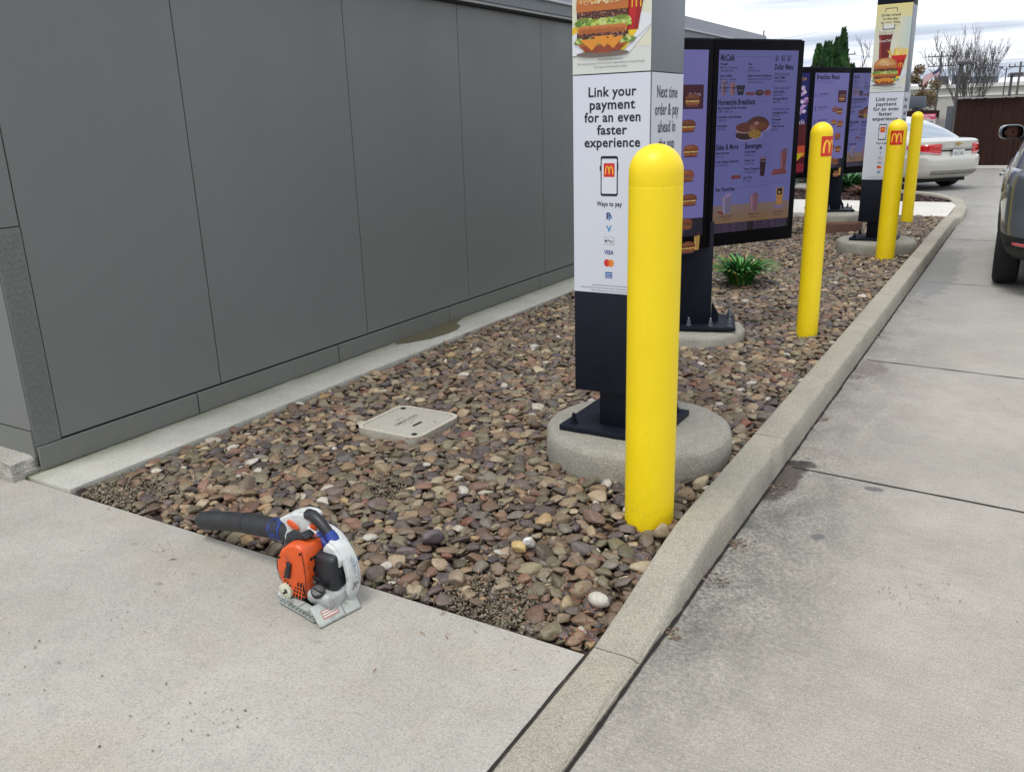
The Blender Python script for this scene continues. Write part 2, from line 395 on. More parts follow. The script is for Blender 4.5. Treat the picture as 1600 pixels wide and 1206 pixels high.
def burger(p,cx,cz,s,L,tier=2,hi=1,kz=1.):
    """generic sandwich, s = width, drawn from the bottom up"""
    n=int(26*hi); bt=random.uniform(.72,1.08) if tier==1 else 1.
    U=lambda x:cx+x*s; V=lambda z:cz+z*s*kz
    p.ell(U(0),V(.03),.47*s,.05*s,(120,105,96),L)
    bun=tuple(v*bt for v in (196,112,44))
    def lettuce(z,amp,cnt):
        for i in range(cnt):
            x=random.uniform(-.47,.47); p.ell(U(x),V(z+random.uniform(-amp,amp)),s*random.uniform(.03,.07),s*random.uniform(.02,.04),rc(random.choice([(140,170,60),(186,204,96),(210,220,140),(96,136,44)]),12),L+2,N=7,rot=random.uniform(-1,1),wob=.3)
    def patty(z,h):
        pts=[(U(-.45+.9*k/12),V(z-h/2+random.uniform(-.01,.01))) for k in range(13)]+[(U(.45-.9*k/12),V(z+h/2+random.uniform(-.012,.012))) for k in range(13)]
        p.poly(pts,(74,34,24),L+2)
        for i in range(n*2):
            p.ell(U(random.uniform(-.43,.43)),V(z+random.uniform(-h*.45,h*.45)),s*random.uniform(.008,.025),s*random.uniform(.006,.016),rc(random.choice([(110,52,36),(52,24,20),(140,78,54),(170,120,100)]),14),L+3,N=6)
    # heel
    pts=[(U(.43*math.cos(a)),V(.16+.12*math.sin(a))) for a in [PI+PI*k/12 for k in range(13)]]
    p.poly(pts,(176,92,40),L+1); p.poly([(U(-.38),V(.12)),(U(.38),V(.12)),(U(.30),V(.055)),(U(-.30),V(.055))],(150,66,32),L+2)
    if tier==2:
        for q in((-.2,.17),(.18,.18),(.02,.2)):
            p.poly([(U(q[0]-.2),V(q[1]+.03)),(U(q[0]+.2),V(q[1]+.03)),(U(q[0]+.02),V(q[1]-.10))],(232,148,44),L+3)
        patty(.235,.075); lettuce(.18,.02,n)
        p.poly([(U(-.42),V(.26)),(U(.42),V(.26)),(U(.44),V(.31)),(U(.40),V(.35)),(U(-.40),V(.35)),(U(-.44),V(.31))],(206,124,56),L+3)
        for i in range(n): p.line(U(-.4+.8*i/n),V(.265),U(-.4+.8*i/n),V(.30+random.uniform(0,.03)),.008*s,rc((176,92,40),18),L+4)
        lettuce(.38,.03,int(n*2.2)); 
        for x in(-.33,.33): p.ell(U(x),V(.425),.1*s,.03*s,(120,140,50),L+4)
        patty(.475,.09); zt=.51
    else:
        p.poly([(U(-.45),V(.15)),(U(.45),V(.15)),(U(.2),V(.09)),(U(-.05),V(.13)),(U(-.25),V(.08))],(236,160,48),L+3)
        p.poly([(U(-.43),V(.15)),(U(.43),V(.15)),(U(.42),V(.22)),(U(-.42),V(.22))],(150,86,50),L+3)
        lettuce(.23,.02,n//2) if random.random()<.5 else p.poly([(U(-.42),V(.22)),(U(.42),V(.22)),(U(.4),V(.28)),(U(-.4),V(.28))],(240,214,130),L+3)
        for i in range(int(30*hi)): p.ell(U(random.uniform(-.42,.42)),V(random.uniform(.12,.27)),s*.022,s*.014,rc(random.choice([(120,60,36),(90,44,30),(232,170,70),(150,150,70)]),20),L+4,N=6)
        zt=.27
    pts=[(U(-.45),V(zt)),(U(.45),V(zt))]+[(U(.46*math.cos(a)),V(zt+.05+.27*math.sin(a)**.8)) for a in [PI*k/16 for k in range(17)]]
    p.poly(pts,bun,L+5)
    p.poly([(U(.40*math.cos(a)-.03),V(zt+.10+.19*math.sin(a))) for a in [PI*k/14 for k in range(15)]],tuple(v*bt for v in (214,138,62)),L+6)
    p.ell(U(-.10),V(zt+.20),.2*s,.06*s,tuple(v*bt for v in (228,164,92)),L+7)
    if tier==2:
        for i in range(int(n*4.5)):
            a=random.uniform(.12,PI-.12); r=random.uniform(.15,.97)
            p.ell(U(.43*r*math.cos(a)),V(zt+.06+.25*r*math.sin(a)),.013*s,.0075*s,rc((246,222,170),10),L+8,N=6,rot=random.uniform(-1,1))
def cup(p,cx,cz,w,h,body,top,L,lid=None):
    p.poly([(cx-w*.36,cz),(cx+w*.36,cz),(cx+w*.5,cz+h*.82),(cx-w*.5,cz+h*.82)],body,L)
    p.poly([(cx-w*.30,cz+h*.03),(cx-w*.12,cz+h*.03),(cx-w*.22,cz+h*.78),(cx-w*.42,cz+h*.78)],tuple(min(255,v+34) for v in body),L+1)
    for k in range(6): p.ell(cx+random.uniform(-.3,.3)*w,cz+h*(.82+random.uniform(-.02,.12)),w*.2,h*.06,rc(top,18),L+2,N=8,wob=.2)
    for k in range(8): p.ell(cx+random.uniform(-.35,.35)*w,cz+h*random.uniform(.1,.75),w*.07,h*.02,rc(body,30),L+2,N=6)
def arches_badge(p,cx,cz,w,L,red=(208,28,30)):
    p.rrect(cx-w/2,cz-w*.56,cx+w/2,cz+w*.56,w*.06,red,L); p.arches(cx,cz-w*.02,w*.68,w*.64,(252,196,40),L+1,.16)
# ================================================================== SETTING
def gz(x,y):
    a=np.clip((np.asarray(x)+3.6)/2.3,0,1); b=np.clip((np.asarray(y)-2.15)/1.0,0,1)
    a=a*a*(3-2*a); b=b*b*(3-2*b); return .004+.066*a*b
def grid(x0,x1,y0,y1,nx,ny,zf):
    g=G(); vs=[(x0+(x1-x0)*i/nx,y0+(y1-y0)*j/ny) for j in range(ny+1) for i in range(nx+1)]
    g.add([(x,y,float(zf(x,y))) for x,y in vs],[(j*(nx+1)+i,j*(nx+1)+i+1,(j+1)*(nx+1)+i+1,(j+1)*(nx+1)+i) for j in range(ny) for i in range(nx)]); return g
g=G(); g.add([(-700,-60,-.06),(700,-60,-.06),(700,900,-.06),(-700,900,-.06)],[(0,1,2,3)]); struct('ground',g,M['grass'])
g=G(); g.add([(-.93,-8,0),(40,-8,0),(40,16.3,0),(-.93,16.3,0),(-30,16.3,0),(-30,48,0),(40,48,0)],[(0,1,2,3),(4,3,2,6,5)]); struct('driveway',g,M['drive'])
# expansion joints of the driveway
g=G()
def wav(p0,p1,w,z,n=60,j=.0015):
    p0=Vector(p0);p1=Vector(p1); d=(p1-p0); t=d.normalized(); nn=Vector((-t.y,t.x))
    vs=[];
    for k in range(n+1):
        c=p0+d*k/n; a=w/2*(1+.7*mnoise.noise((c.x*17,c.y*17,7)))+random.uniform(-j,j)*.3; q=1.6*j*mnoise.noise((c.x*4,c.y*4,2))
        vs+=[(c.x+nn.x*(a+q),c.y+nn.y*(a+q),z),(c.x-nn.x*(a-q),c.y-nn.y*(a-q),z)]
    g.add(vs,[(2*k,2*k+1,2*k+3,2*k+2) for k in range(n)])
for (y0,w) in ((3.866,.011),(5.935,.009),(9.03,.008),(12.2,.012),(16.4,.014),(20.6,.014),(24.4,.014),(-.6,.012)):
    wav((-.80,y0),(4.2,y0-.34),w,.0035)
wav((4.2,-6),(4.2,27),.012,.0036)
wav((-.834,-3),(-.834,13.4),.011,.0037,1400,.003)
wav((-1.003,-4),(-1.003,2.09),.007,.0150,500,.0015)
def crack(p0,p1,w,z,n,amp):
    p0=Vector(p0);p1=Vector(p1); d=p1-p0; nn=Vector((-d.y,d.x)).normalized(); vs=[]
    for k in range(n+1):
        c=p0+d*k/n+nn*amp*(mnoise.noise((k*.09,p0.x,1))+.4*mnoise.noise((k*.4,p0.x,2))); a=w*(.4+.6*abs(mnoise.noise((k*.3,3,1))))
        vs+=[(c.x+nn.x*a,c.y+nn.y*a,z),(c.x-nn.x*a,c.y-nn.y*a,z)]
    g.add(vs,[(2*k,2*k+1,2*k+3,2*k+2) for k in range(n)])
crack((.9,4.9),(2.4,3.9),.0012,.0035,120,.06)
struct('joint_lines',g,M['joint'])
# sidewalk slab in the foreground
g=G(); g.box(-14,-1.008,-5,2.062,-.14,.012); struct('sidewalk',g,M['sidewalk'],bevel=.004)
# concrete strip at the foot of the wall
g=G(); g.box(-4.05,-3.655,2.066,14.3,-.1,.028); struct('wall_strip_pavement',g,M['strip'],bevel=.004)
# crossing path and planting bed behind the gravel
g=G(); g.box(-9,-1.002,14.02,16.2,-.1,.085); struct('path',g,M['path'],bevel=.008)
bed=[(-9,16.21),(-1.03,16.21),(-1.2,16.7),(-1.5,17.3),(-2.1,17.95),(-3.0,18.35),(-4.2,18.5),(-9,18.5)]
g=G(); g.prism(bed,'Z',-.05,.075); struct('planting_bed',g,M['mulch'])
# gravel bed soil
g=grid(-3.66,-.995,2.06,14.03,50,220,lambda x,y:gz(x,y)-.022+.006*mnoise.noise((x*6,y*6,0))); struct('gravel_bed_ground',g,M['soil'],smooth=True)
# kerb
def kerb():
    pts=[]; y=-3.0
    path=[(-1.0,-3.0),(-1.0,13.3)]
    P=[(-1.0,-3.0+.06*k) for k in range(int(16.4/.06)+1)]
    tail=[(-1.0,13.45),(-.99,14.1),(-.99,15.0),(-1.02,15.7),(-1.12,16.35),(-1.36,17.0),(-1.75,17.6),(-2.3,18.05),(-3.1,18.38),(-4.2,18.52),(-9,18.52)]
    for a,b in zip(tail,tail[1:]):
        for k in range(10): P.append((a[0]+(b[0]-a[0])*k/10,a[1]+(b[1]-a[1])*k/10))
    # smooth
    for _ in range(12): P=[P[0]]+[((P[i-1][0]+2*P[i][0]+P[i+1][0])/4,(P[i-1][1]+2*P[i][1]+P[i+1][1])/4) for i in range(1,len(P)-1)]+[P[-1]]
    cuts=[2.06,3.87,5.94,7.6,9.03,11.0,12.9]
    g=G(); seg=[]; 
    def ring(i,inset=0):
        p=Vector(P[i]); t=(Vector(P[min(i+1,len(P)-1)])-Vector(P[max(i-1,0)])).normalized(); n=Vector((t.y,-t.x))
        y=p.y; s=min(1,max(0,(y-2.0)/.95)); s=s*s*(3-2*s); h=.013+.112*s
        if y>13.2: h=.013+.112*max(.55,1-(y-13.2)/1.2*.45)
        if y>15.6: h=.013+.112*min(1,.55+(y-15.6)*.5)
        w=.158+(.03*min(1,max(0,(y-13.6)/.8)) if p.x>-1.3 else .0)
        prof=[(0,-.1),(0,h-.008),(.003,h-.002),(.010,h),(.05,h),(.10,h+.001),(w-.026,h-.001),(w-.016,h-.004),(w-.011,h-.012),(w-.002,h*.5),(w+.008,-.1)]
        out=[]
        for k,(a,z) in enumerate(prof):
            q=p+n*a; r=mnoise.noise((q.x*9,q.y*9,z*14)); r2=mnoise.noise((q.x*46,q.y*30,z*46)); ch=max(0,mnoise.noise((q.x*3,q.y*7,5))-.30)*(.05 if k in(6,7,8) else 0)
            edge=1 if 6<=k<=9 else .35
            z2=z+(.0024*r+.0024*r2)*edge-ch*.5 if z>0 else z
            q=q+n*((.0038*r+.0030*r2)*edge-ch); out.append((q.x,q.y,max(z2,-.1)))
        return out
    prev=None; n=11
    for i in range(len(P)):
        cut=any(0<=P[i][1]-c<.055 and P[i-1][1]<c and P[i][0]>-1.01 for c in cuts)
        r=ring(i)
        if prev is not None: g.add(prev+r,[(k,k+1,n+k+1,n+k) for k in range(n-1)])
        prev=r
        if cut:
            # saw cut: end cap, a 5 mm gap, new segment
            g.add(r,[tuple(range(n))]); r2=[(x,y+.006,z) for x,y,z in r]; g.add(r2,[tuple(range(n))[::-1]]); prev=r2
    return g
struct('kerb',kerb(),M['kerb'],smooth=True,auto=60)
# ------------------------------------------------------------------ river pebbles
def ico(sub):
    bm=bmesh.new(); bmesh.ops.create_icosphere(bm,subdivisions=sub,radius=1); v=np.array([x.co[:] for x in bm.verts]); f=np.array([[w.index for w in q.verts] for q in bm.faces]); bm.free(); return v,f
def rock_proto(sub,seed):
    r=np.random.default_rng(seed); v,f=ico(sub); v=v.copy()
    for _ in range(11):
        n=r.normal(size=3); n[2]*=.6; n/=np.linalg.norm(n); d=r.uniform(.50,.92); k=v@n-d; v-=np.outer(np.clip(k,0,None)*.93,n)
    s=r.uniform(0,50); v+=v*np.array([[.07*mnoise.noise((p[0]*1.7+s,p[1]*1.7,p[2]*1.7))] for p in v])
    v/=np.abs(v).max(0); return v,f
PAL=np.array([lin(c) for c in [(134,112,86),(118,98,77),(107,91,76),(121,112,88),(145,127,100),(98,87,79),(113,106,94),(132,119,94),(92,79,71),(149,131,106),(106,98,76),(122,97,77),(158,144,119),(85,77,74),(114,98,81),(135,110,86),(101,86,80),(117,108,86),(124,94,76),(97,85,84)]])
RARE=np.array([lin(c) for c in [(200,192,178),(176,150,108),(126,86,72),(184,176,160),(166,138,100),(190,184,172)]])
def rotm(a,b,c):
    ca,sa,cb,sb,cc,sc_=np.cos(a),np.sin(a),np.cos(b),np.sin(b),np.cos(c),np.sin(c)
    R=np.empty((len(a),3,3))
    # Rz(c) @ Ry(b) @ Rx(a)
    R[:,0,0]=cc*cb; R[:,0,1]=cc*sb*sa-sc_*ca; R[:,0,2]=cc*sb*ca+sc_*sa
    R[:,1,0]=sc_*cb; R[:,1,1]=sc_*sb*sa+cc*ca; R[:,1,2]=sc_*sb*ca-cc*sa
    R[:,2,0]=-sb; R[:,2,1]=cb*sa; R[:,2,2]=cb*ca
    return R
HOLES=[(-1.475,3.60,.434),(-1.15,2.93,.085),(-1.245,6.17,.068),(-1.25,9.87,.09),(-1.44,13.22,.075),(-1.43,10.44,.42),(-1.97,5.83,.33),(-2.24,12.2,.34)]
def darts(r,y0,y1,n,amean,sig,amin,amax,pack,x0=-3.645,x1=-1.008):
    """non-overlapping top layer: largest stones first"""
    cell=amax*2; grid_={}; out=[]
    A=np.sort(np.clip(r.lognormal(math.log(amean),sig,n),amin,amax))[::-1]
    XX=r.uniform(x0,x1,n*3); YY=r.uniform(y0,y1,n*3); k=0
    for a in A:
        for _ in range(3):
            x=XX[k%len(XX)]; y=YY[k%len(YY)]; k+=1; cx_=int(x/cell); cy_=int(y/cell); ok=True
            for ix in(cx_-1,cx_,cx_+1):
                for iy in(cy_-1,cy_,cy_+1):
                    for (u,v,b) in grid_.get((ix,iy),()):
                        if (u-x)**2+(v-y)**2<((a+b)*pack)**2: ok=False; break
                    if not ok: break
                if not ok: break
            if ok: grid_.setdefault((cx_,cy_),[]).append((x,y,a)); out.append((x,y,a)); break
    return np.array(out).T
def pebbles(name,y0,y1,dens,sub,nproto,seed,scale=1.,mode='mix'):
    r=np.random.default_rng(seed); protos=[rock_proto(sub,seed*100+i) for i in range(nproto)]
    area=2.64*(y1-y0); n=int(area*dens)
    if mode=='top':
        X,Y,a=darts(r,y0,y1,n,.027*scale,.30,.014,.056,.66); n=len(X); lay=r.uniform(.55,1.,n)
    else:
        X=r.uniform(-3.645,-1.008,n); Y=r.uniform(y0,y1,n)
        a=np.clip(r.lognormal(math.log(.0245),.34,n),.010,.052)*scale
        lay=r.random(n)*(.45 if mode=='fill' else 1.)
    b=a*r.uniform(.62,.95,n); c=a*r.uniform(.28,.50,n)
    Z=gz(X,Y)-.014+lay*.030-.25*c
    keep=(Y>2.075+a*.75)&(X<-1.008-a*.45*(Z<.1))&(X>-3.645+a*.35)
    if mode=='grit': keep&=(((X+1.42)**2+(Y-2.17)**2)<.26**2*r.uniform(.3,1,n))|(((X+3.42)**2+(Y-2.2)**2)<.30**2*r.uniform(.3,1,n))|(((X+2.35)**2+(Y-2.75)**2)<.16**2*r.uniform(.3,1,n))
    for hx,hy,hr in HOLES: keep&=(X-hx)**2+(Y-hy)**2>(hr+a*.35)**2
    U=(X+2.745); W_=(Y-3.455)
    keep&=~((np.abs(U)<.215+a*.3)&(np.abs(W_)<.215+a*.3))
    if mode!='grit':
        for px_,py_,pr in ((-1.42,2.16,.15),(-3.42,2.18,.16),(-2.35,2.75,.09)):
            m=((X-px_)**2+(Y-py_)**2)<pr*pr; keep&=~(m&(r.random(n)<.72))
    idx=np.where(keep)[0]; X,Y,Z,a,b,c=[q[idx] for q in(X,Y,Z,a,b,c)]; n=len(idx)
    tilt={'top':.20,'fill':.5,'grit':.6}.get(mode,.36)
    R=rotm(r.normal(0,tilt,n),r.normal(0,tilt,n),r.uniform(0,2*PI,n))
    k=r.integers(0,nproto,n); col=PAL[r.integers(0,len(PAL),n)]*r.uniform(.62,1.42,(n,1)); rare=r.random(n)<.045
    col[rare]=RARE[r.integers(0,len(RARE),rare.sum())]
    if mode=='grit': col=np.array([lin(c_) for c_ in [(138,130,110),(124,114,96),(112,102,86),(156,146,124),(124,106,84)]])[r.integers(0,5,n)]
    V=[];F=[];Cc=[];off=0
    for p in range(nproto):
        sel=np.where(k==p)[0]
        if len(sel)==0: continue
        v,f=protos[p]; S=np.stack([a[sel],b[sel],c[sel]],1)
        vv=v[None]*S[:,None,:]; vv=np.einsum('nij,nvj->nvi',R[sel],vv)+np.stack([X[sel],Y[sel],Z[sel]],1)[:,None,:]
        ff=f[None]+(np.arange(len(sel))*len(v))[:,None,None]+off; off+=len(sel)*len(v)
        V.append(vv.reshape(-1,3)); F.append(ff.reshape(-1,3)); Cc.append(np.repeat(col[sel],len(v),0))
    V=np.concatenate(V);F=np.concatenate(F);Cc=np.concatenate(Cc)
    return V,F,Cc
def fast_mesh(name,V,F,col,mat,smooth=True):
    me=bpy.data.meshes.new(name); me.vertices.add(len(V)); me.vertices.foreach_set('co',V.astype(np.float32).ravel())
    m=F.shape[1]; me.loops.add(F.size); me.loops.foreach_set('vertex_index',F.astype(np.int32).ravel()); me.polygons.add(len(F))
    me.polygons.foreach_set('loop_start',np.arange(0,F.size,m,dtype=np.int32)); me.polygons.foreach_set('loop_total',np.full(len(F),m,np.int32))
    me.update(calc_edges=True); me.polygons.foreach_set('use_smooth',np.full(len(F),smooth))
    if col is not None:
        ca=me.color_attributes.new('Col','FLOAT_COLOR','POINT'); ca.data.foreach_set('color',np.concatenate([col,np.ones((len(col),1))],1).astype(np.float32).ravel())
    me.materials.append(mat); o=bpy.data.objects.new(name,me); C.objects.link(o); return o
parts=[pebbles('t',2.06,5.6,1500,3,34,3,.98,'top'),pebbles('f',2.06,5.6,1500,2,18,9,.85,'fill'),pebbles('g',2.06,3.0,16000,1,8,8,.22,'grit'),pebbles('t2',5.6,9.0,1500,2,24,4,.98,'top'),pebbles('f2',5.6,9.0,700,2,12,10,.95,'fill'),pebbles('c',9.0,14.02,1150,2,16,5,1.08)]
off=0;VV=[];FF=[];CC=[]
for V,F,Cc in parts: VV.append(V);FF.append(F+off);CC.append(Cc);off+=len(V)
o=fast_mesh('river_pebbles',np.concatenate(VV),np.concatenate(FF),np.concatenate(CC),M['pebble']); o['kind']='stuff'
o['label']='bed of brown, grey and tan river pebbles between the wall and the kerb'; o['category']='gravel'
print('pebble faces',len(o.data.polygons))
# notable single stones
def stone(x,y,z,a,b,c,rz,col,label,seed,tx=0.,ty=0.):
    v,f=rock_proto(3,seed); R=rotm(np.array([tx]),np.array([ty]),np.array([rz]))[0]
    vv=(v*np.array([a,b,c]))@R.T+np.array([0,0,0])
    o=fast_mesh('stone',vv,f,np.repeat(np.array([lin(col)]),len(vv),0),M['pebble']); o.location=(x,y,z)
    return tag(o,label,'stone','single larger stones lying among the pebbles')
stone(-1.08,2.32,.045,.038,.032,.026,.3,(196,190,176),'large round white pitted stone next to the kerb, near the corner of the sidewalk',901)
stone(-1.33,2.79,.085,.062,.036,.030,-.2,(120,96,84),'big brown pointed stone leaning against the foot of the nearest yellow bollard',902,.3,.1)
stone(-1.05,2.82,.085,.038,.032,.028,.8,(158,142,112),'rounded tan stone at the right of the foot of the nearest yellow bollard',903)
stone(-1.47,2.53,.065,.044,.026,.024,1.9,(226,224,220),'oblong chalk white stone standing among brown pebbles left of the nearest bollard',904,.2,.5)
stone(-1.10,4.12,.085,.032,.024,.022,.5,(140,84,66),'rust red stone between the round concrete footing and the kerb',905)
stone(-1.60,2.235,.035,.055,.036,.026,2.3,(150,132,112),'pale brown triangular stone near the front edge of the gravel',906)
stone(-1.50,2.50,.055,.034,.028,.022,.2,(196,170,112),'small square yellow stone in the front part of the gravel',907)
stone(-1.85,2.42,.05,.055,.036,.030,.9,(100,90,94),'dark purple grey rounded stone right of the leaf blower',908)
# dry leaf litter
def litter(name,spots,n,label,mat,cols,sz=.016,zoff=.02,thin=.2):
    V=[];F=[];Cc=[]
    for i in range(n):
        sx,sy,sr=random.choice(spots); x=random.gauss(sx,sr); y=random.gauss(sy,sr)
        z=float(gz(x,y))+zoff*random.uniform(.6,1.4) if -3.65<x<-1.0 and 2.07<y<14 else (.016 if x<-1.0 else .005)
        L=sz*random.uniform(.5,1.6); w=L*thin*random.uniform(.5,1.8); q=Matrix.Rotation(random.uniform(0,6.3),3,'Z')@Matrix.Rotation(random.uniform(-.5,.5),3,'X')
        o0=len(V); c=lin(rc(random.choice(cols),14))
        for p in ((-L/2,0,0),(0,w/2,.15*L),(L/2,0,0),(0,-w/2,.1*L)): V.append(list(q@Vector(p)+Vector((x,y,z)))); Cc.append(c)
        F.append([o0,o0+1,o0+2,o0+3])
    o=fast_mesh(name,np.array(V),np.array(F),np.array(Cc),mat,False); return tag(o,label,'leaf litter',kind='stuff')
litter('leaf_litter',[(-1.35,2.22,.14),(-1.12,2.3,.08),(-1.05,2.15,.05),(-2.1,7.55,.12),(-1.3,3.95,.2),(-2.2,2.5,.5),(-3.0,2.9,.5),(-2.2,3.2,.6),(-1.35,5.0,.6),(-2.5,5.0,.9)],900,'reddish brown pine needles and leaf bits scattered over the gravel',M['litter'],[(122,72,52),(104,64,48),(140,98,64),(92,64,50)],.024,.030,.10)
litter('leaf_crumbs',[(-.815,2.3,.02),(-.81,3.0,.025),(-.80,3.6,.03),(-.82,4.6,.02),(-.79,5.5,.03),(-.815,6.6,.02),(-.8,2.7,.03)],420,'crumbs of dry leaves lying in the gutter along the kerb',M['litter'],[(96,70,56),(112,84,66),(86,74,62),(140,132,108)],.010,.006,.5)
litter('grass_clippings',[(-1.75,1.32,.05),(-1.9,1.22,.08),(-2.5,1.5,.08),(-2.8,1.9,.03),(-2.45,1.25,.2),(-.2,2.9,.06),(-.1,2.95,.08),(.05,5.2,.1),(-.2,7.6,.2),(.1,6.4,.3),(-2.0,1.05,.4),(.1,2.4,.5)],240,'crumbs of mud and grass clippings on the concrete',M['litter'],[(96,90,66),(112,104,74),(80,72,60)],.0065,.006,.55)
# ------------------------------------------------------------------ restaurant building
bl=thing('restaurant_building','long grey restaurant wall of flat metal panels with a thin base trim','building',(-4.0,2.14,0))
g=G(); g.box(-14,-4.012,2.152,14.66,0,2.47); link('wall',g,M['gap'],bl)
seams=[2.272,3.284,4.637,5.973,7.325,8.68,10.03,11.38,12.73,14.66]
for a,b in zip(seams,seams[1:]):
    g=G(); g.box(-4.011,-4.0,a+.003,b-.003,.158,2.469); link('wall_panel',g,M['panel'],bl,bevel=.0015,seg=1)
g=G(); g.box(-4.011,-4.0,2.141,2.269,1.20,2.469); link('wall_panel',g,M['panel'],bl,bevel=.0015,seg=1)
for a,b in ((2.141,3.09),(3.098,4.296),(4.304,5.645),(5.653,7.2),(7.206,9.2),(9.206,11.8),(11.806,14.66)):
    g=G(); g.box(-4.0,-3.985,a,b,.030,.150); link('base_trim',g,M['panelbase'],bl,bevel=.002,seg=1)
g=G(); g.box(-4.008,-3.996,2.141,2.268,.154,1.196)
for i in range(34):
    for j in range(5):
        cy=2.15+j*.026+ (.013 if i%2 else 0); cz=.175+i*.030
        if cy>2.262: continue
        g.obox((-3.9952,cy,cz),(.003,.019,.0042),rx=math.radians(45 if (i+j)%2 else -45))
link('tread_plate',g,M['tread'],bl)
# short end face
for a,b in ((-5.2,-4.006),(-6.6,-5.206),(-8,-6.606),(-9.5,-8.006)):
    g=G(); g.box(a,b,2.136,2.1515,.235,2.469); link('wall_panel',g,M['panel'],bl)
    g=G(); g.box(a,b,2.130,2.1515,.10,.228); link('base_trim',g,M['panelbase'],bl)
g=G(); g.box(-14,-3.955,2.10,14.70,2.470,2.486); link('soffit',g,M['gap'],bl)  # near-black colour stands in for the shadow under the drip edge
g=G(); g.box(-13.9,-3.93,2.08,14.66,2.486,2.506); link('drip_edge',g,M['trim'],bl,bevel=.002)
g=G(); g.box(-13.9,-3.91,2.06,14.70,2.5065,2.598); link('fascia',g,M['fascia'],bl)
g=G(); g.box(-13.9,-3.885,2.05,14.70,2.5985,2.618); link('cornice',g,M['trim'],bl,bevel=.003)
g=G(); g.add([(-3.90,2.06,2.6185),(-3.90,14.67,2.6185),(-3.93,14.67,2.765),(-3.93,2.06,2.765),(-13.9,2.06,2.6185),(-13.9,14.67,2.6185),(-13.9,14.67,2.765),(-13.9,2.06,2.765)],[(0,1,2,3),(4,7,6,5),(0,3,7,4),(1,5,6,2),(3,2,6,7)]); link('parapet',g,M['roofmetal'],bl)
g=G(); g.tube([(-3.95,14.6,2.76),(-3.95,14.6,2.84)],.012); link('vent_stub',g,M['lampgrey'],bl)
# broken step at the corner
bm=bmesh.new(); bmesh.ops.create_cube(bm,size=1); bmesh.ops.scale(bm,vec=(1.3,.16,.125),verts=bm.verts); bmesh.ops.subdivide_edges(bm,edges=bm.edges,cuts=9,use_grid_fill=True)
for v in list(bm.verts): v.co=v.co+Vector((-4.66,2.085,.0445))
for _ in range(1): bmesh.ops.subdivide_edges(bm,edges=[e for e in bm.edges if abs(e.verts[0].co.x-e.verts[1].co.x)>.05],cuts=5)
for v in bm.verts:
    p=v.co; e=max(0,(p.x+4.12)/.11); n1=mnoise.noise((p.x*13,p.y*13,p.z*16)); n2=mnoise.noise((p.x*38,p.y*38,p.z*38))
    if p.z<.05: continue
    p.z+=-.018*e*e+.010*n1*(.3+e)+.004*n2
    if p.y<2.04: p.y+=.020*e+.014*n1+.006*n2
    if p.x>-4.03: p.x+=.02*n1-.02
g=G(); g.v=[tuple(v.co) for v in bm.verts]; bm.verts.index_update(); g.f=[tuple(v.index for v in f.verts) for f in bm.faces]; g.mi=[0]*len(g.f); bm.free()
struct('step_pavement',g,M['rough'],smooth=True,auto=60)
# wet patch on the strip, next to the wall
g=G(); pts=[(-3.985,4.92),(-3.93,4.86),(-3.86,4.95),(-3.79,5.12),(-3.765,5.3),(-3.775,5.45),(-3.82,5.56),(-3.90,5.62),(-3.985,5.86)]
g.add([(x,y,.0315) for x,y in pts],[tuple(range(len(pts)))])
m,nt,b=newmat('damp_patch'); b.inputs['Base Color'].default_value=(*lin((98,92,68)),1); b.inputs['Roughness'].default_value=.35; M['damp']=m
struct('damp_patch_puddle',g,M['damp'])
# ------------------------------------------------------------------ access box lid
bx=thing('access_box','square tan access box lid with rounded corners lying in the pebbles','utility box',(-2.745,3.455,.03))
def rsq(cx,cy,h,r):
    out=[]
    for sx,sy,a in((1,1,0),(-1,1,PI/2),(-1,-1,PI),(1,-1,1.5*PI)):
        for k in range(7): out.append((cx+sx*(h-r)+r*math.cos(a+PI/12*k),cy+sy*(h-r)+r*math.sin(a+PI/12*k)))
    return out
g=G(); o_=rsq(-2.745,3.455,.208,.062); i_=rsq(-2.745,3.455,.186,.046); n=len(o_)
g.add([(x,y,.0) for x,y in o_]+[(x,y,.062) for x,y in o_]+[(x,y,.062) for x,y in i_]+[(x,y,.045) for x,y in i_],
 [(k,(k+1)%n,n+(k+1)%n,n+k) for k in range(n)]+[(n+k,n+(k+1)%n,2*n+(k+1)%n,2*n+k) for k in range(n)]+[(2*n+k,2*n+(k+1)%n,3*n+(k+1)%n,3*n+k) for k in range(n)]); link('rim',g,M['lidrim'],bx)
g=G(); g.prism(rsq(-2.745,3.455,.1835,.044),'Z',.03,.0605); g.v=[(x,y,z) for x,y,z in g.v]; ld=link('lid',g,M['lid'],bx,bevel=.002)
pr=Print(); pr.text('COMMUNICATIONS',0,-.012,.036,(104,96,86),1,width=.20,bold=.008); pr.text('TIER 15',0,.035,.02,(120,112,102),1,bold=.0)
pr.line(-.07,-.028,.07,-.028,.003,(120,112,102),1)
R_=Matrix.Rotation(math.radians(90),3,'Z')
pr.build('lettering',M['sticker'],ld,None,cur=lambda x,y,z:Vector((-2.765,3.455,.0612))+R_@Vector((x,z,0)))
g=G(); g.obox((-2.672,3.435,.0613),(.016,.075,.002)); link('pull_slot',g,M['dark'],ld)
for x,y in((-2.59,3.30),(-2.90,3.61)):
    g=G(); g.lathe([(.016,.0605),(.016,.0622)],(x,y,0),14); g.lathe([(.008,.0622),(.007,.067),(.002,.067)],(x,y,0),8); link('lid_bolt',g,M['dark'],ld)
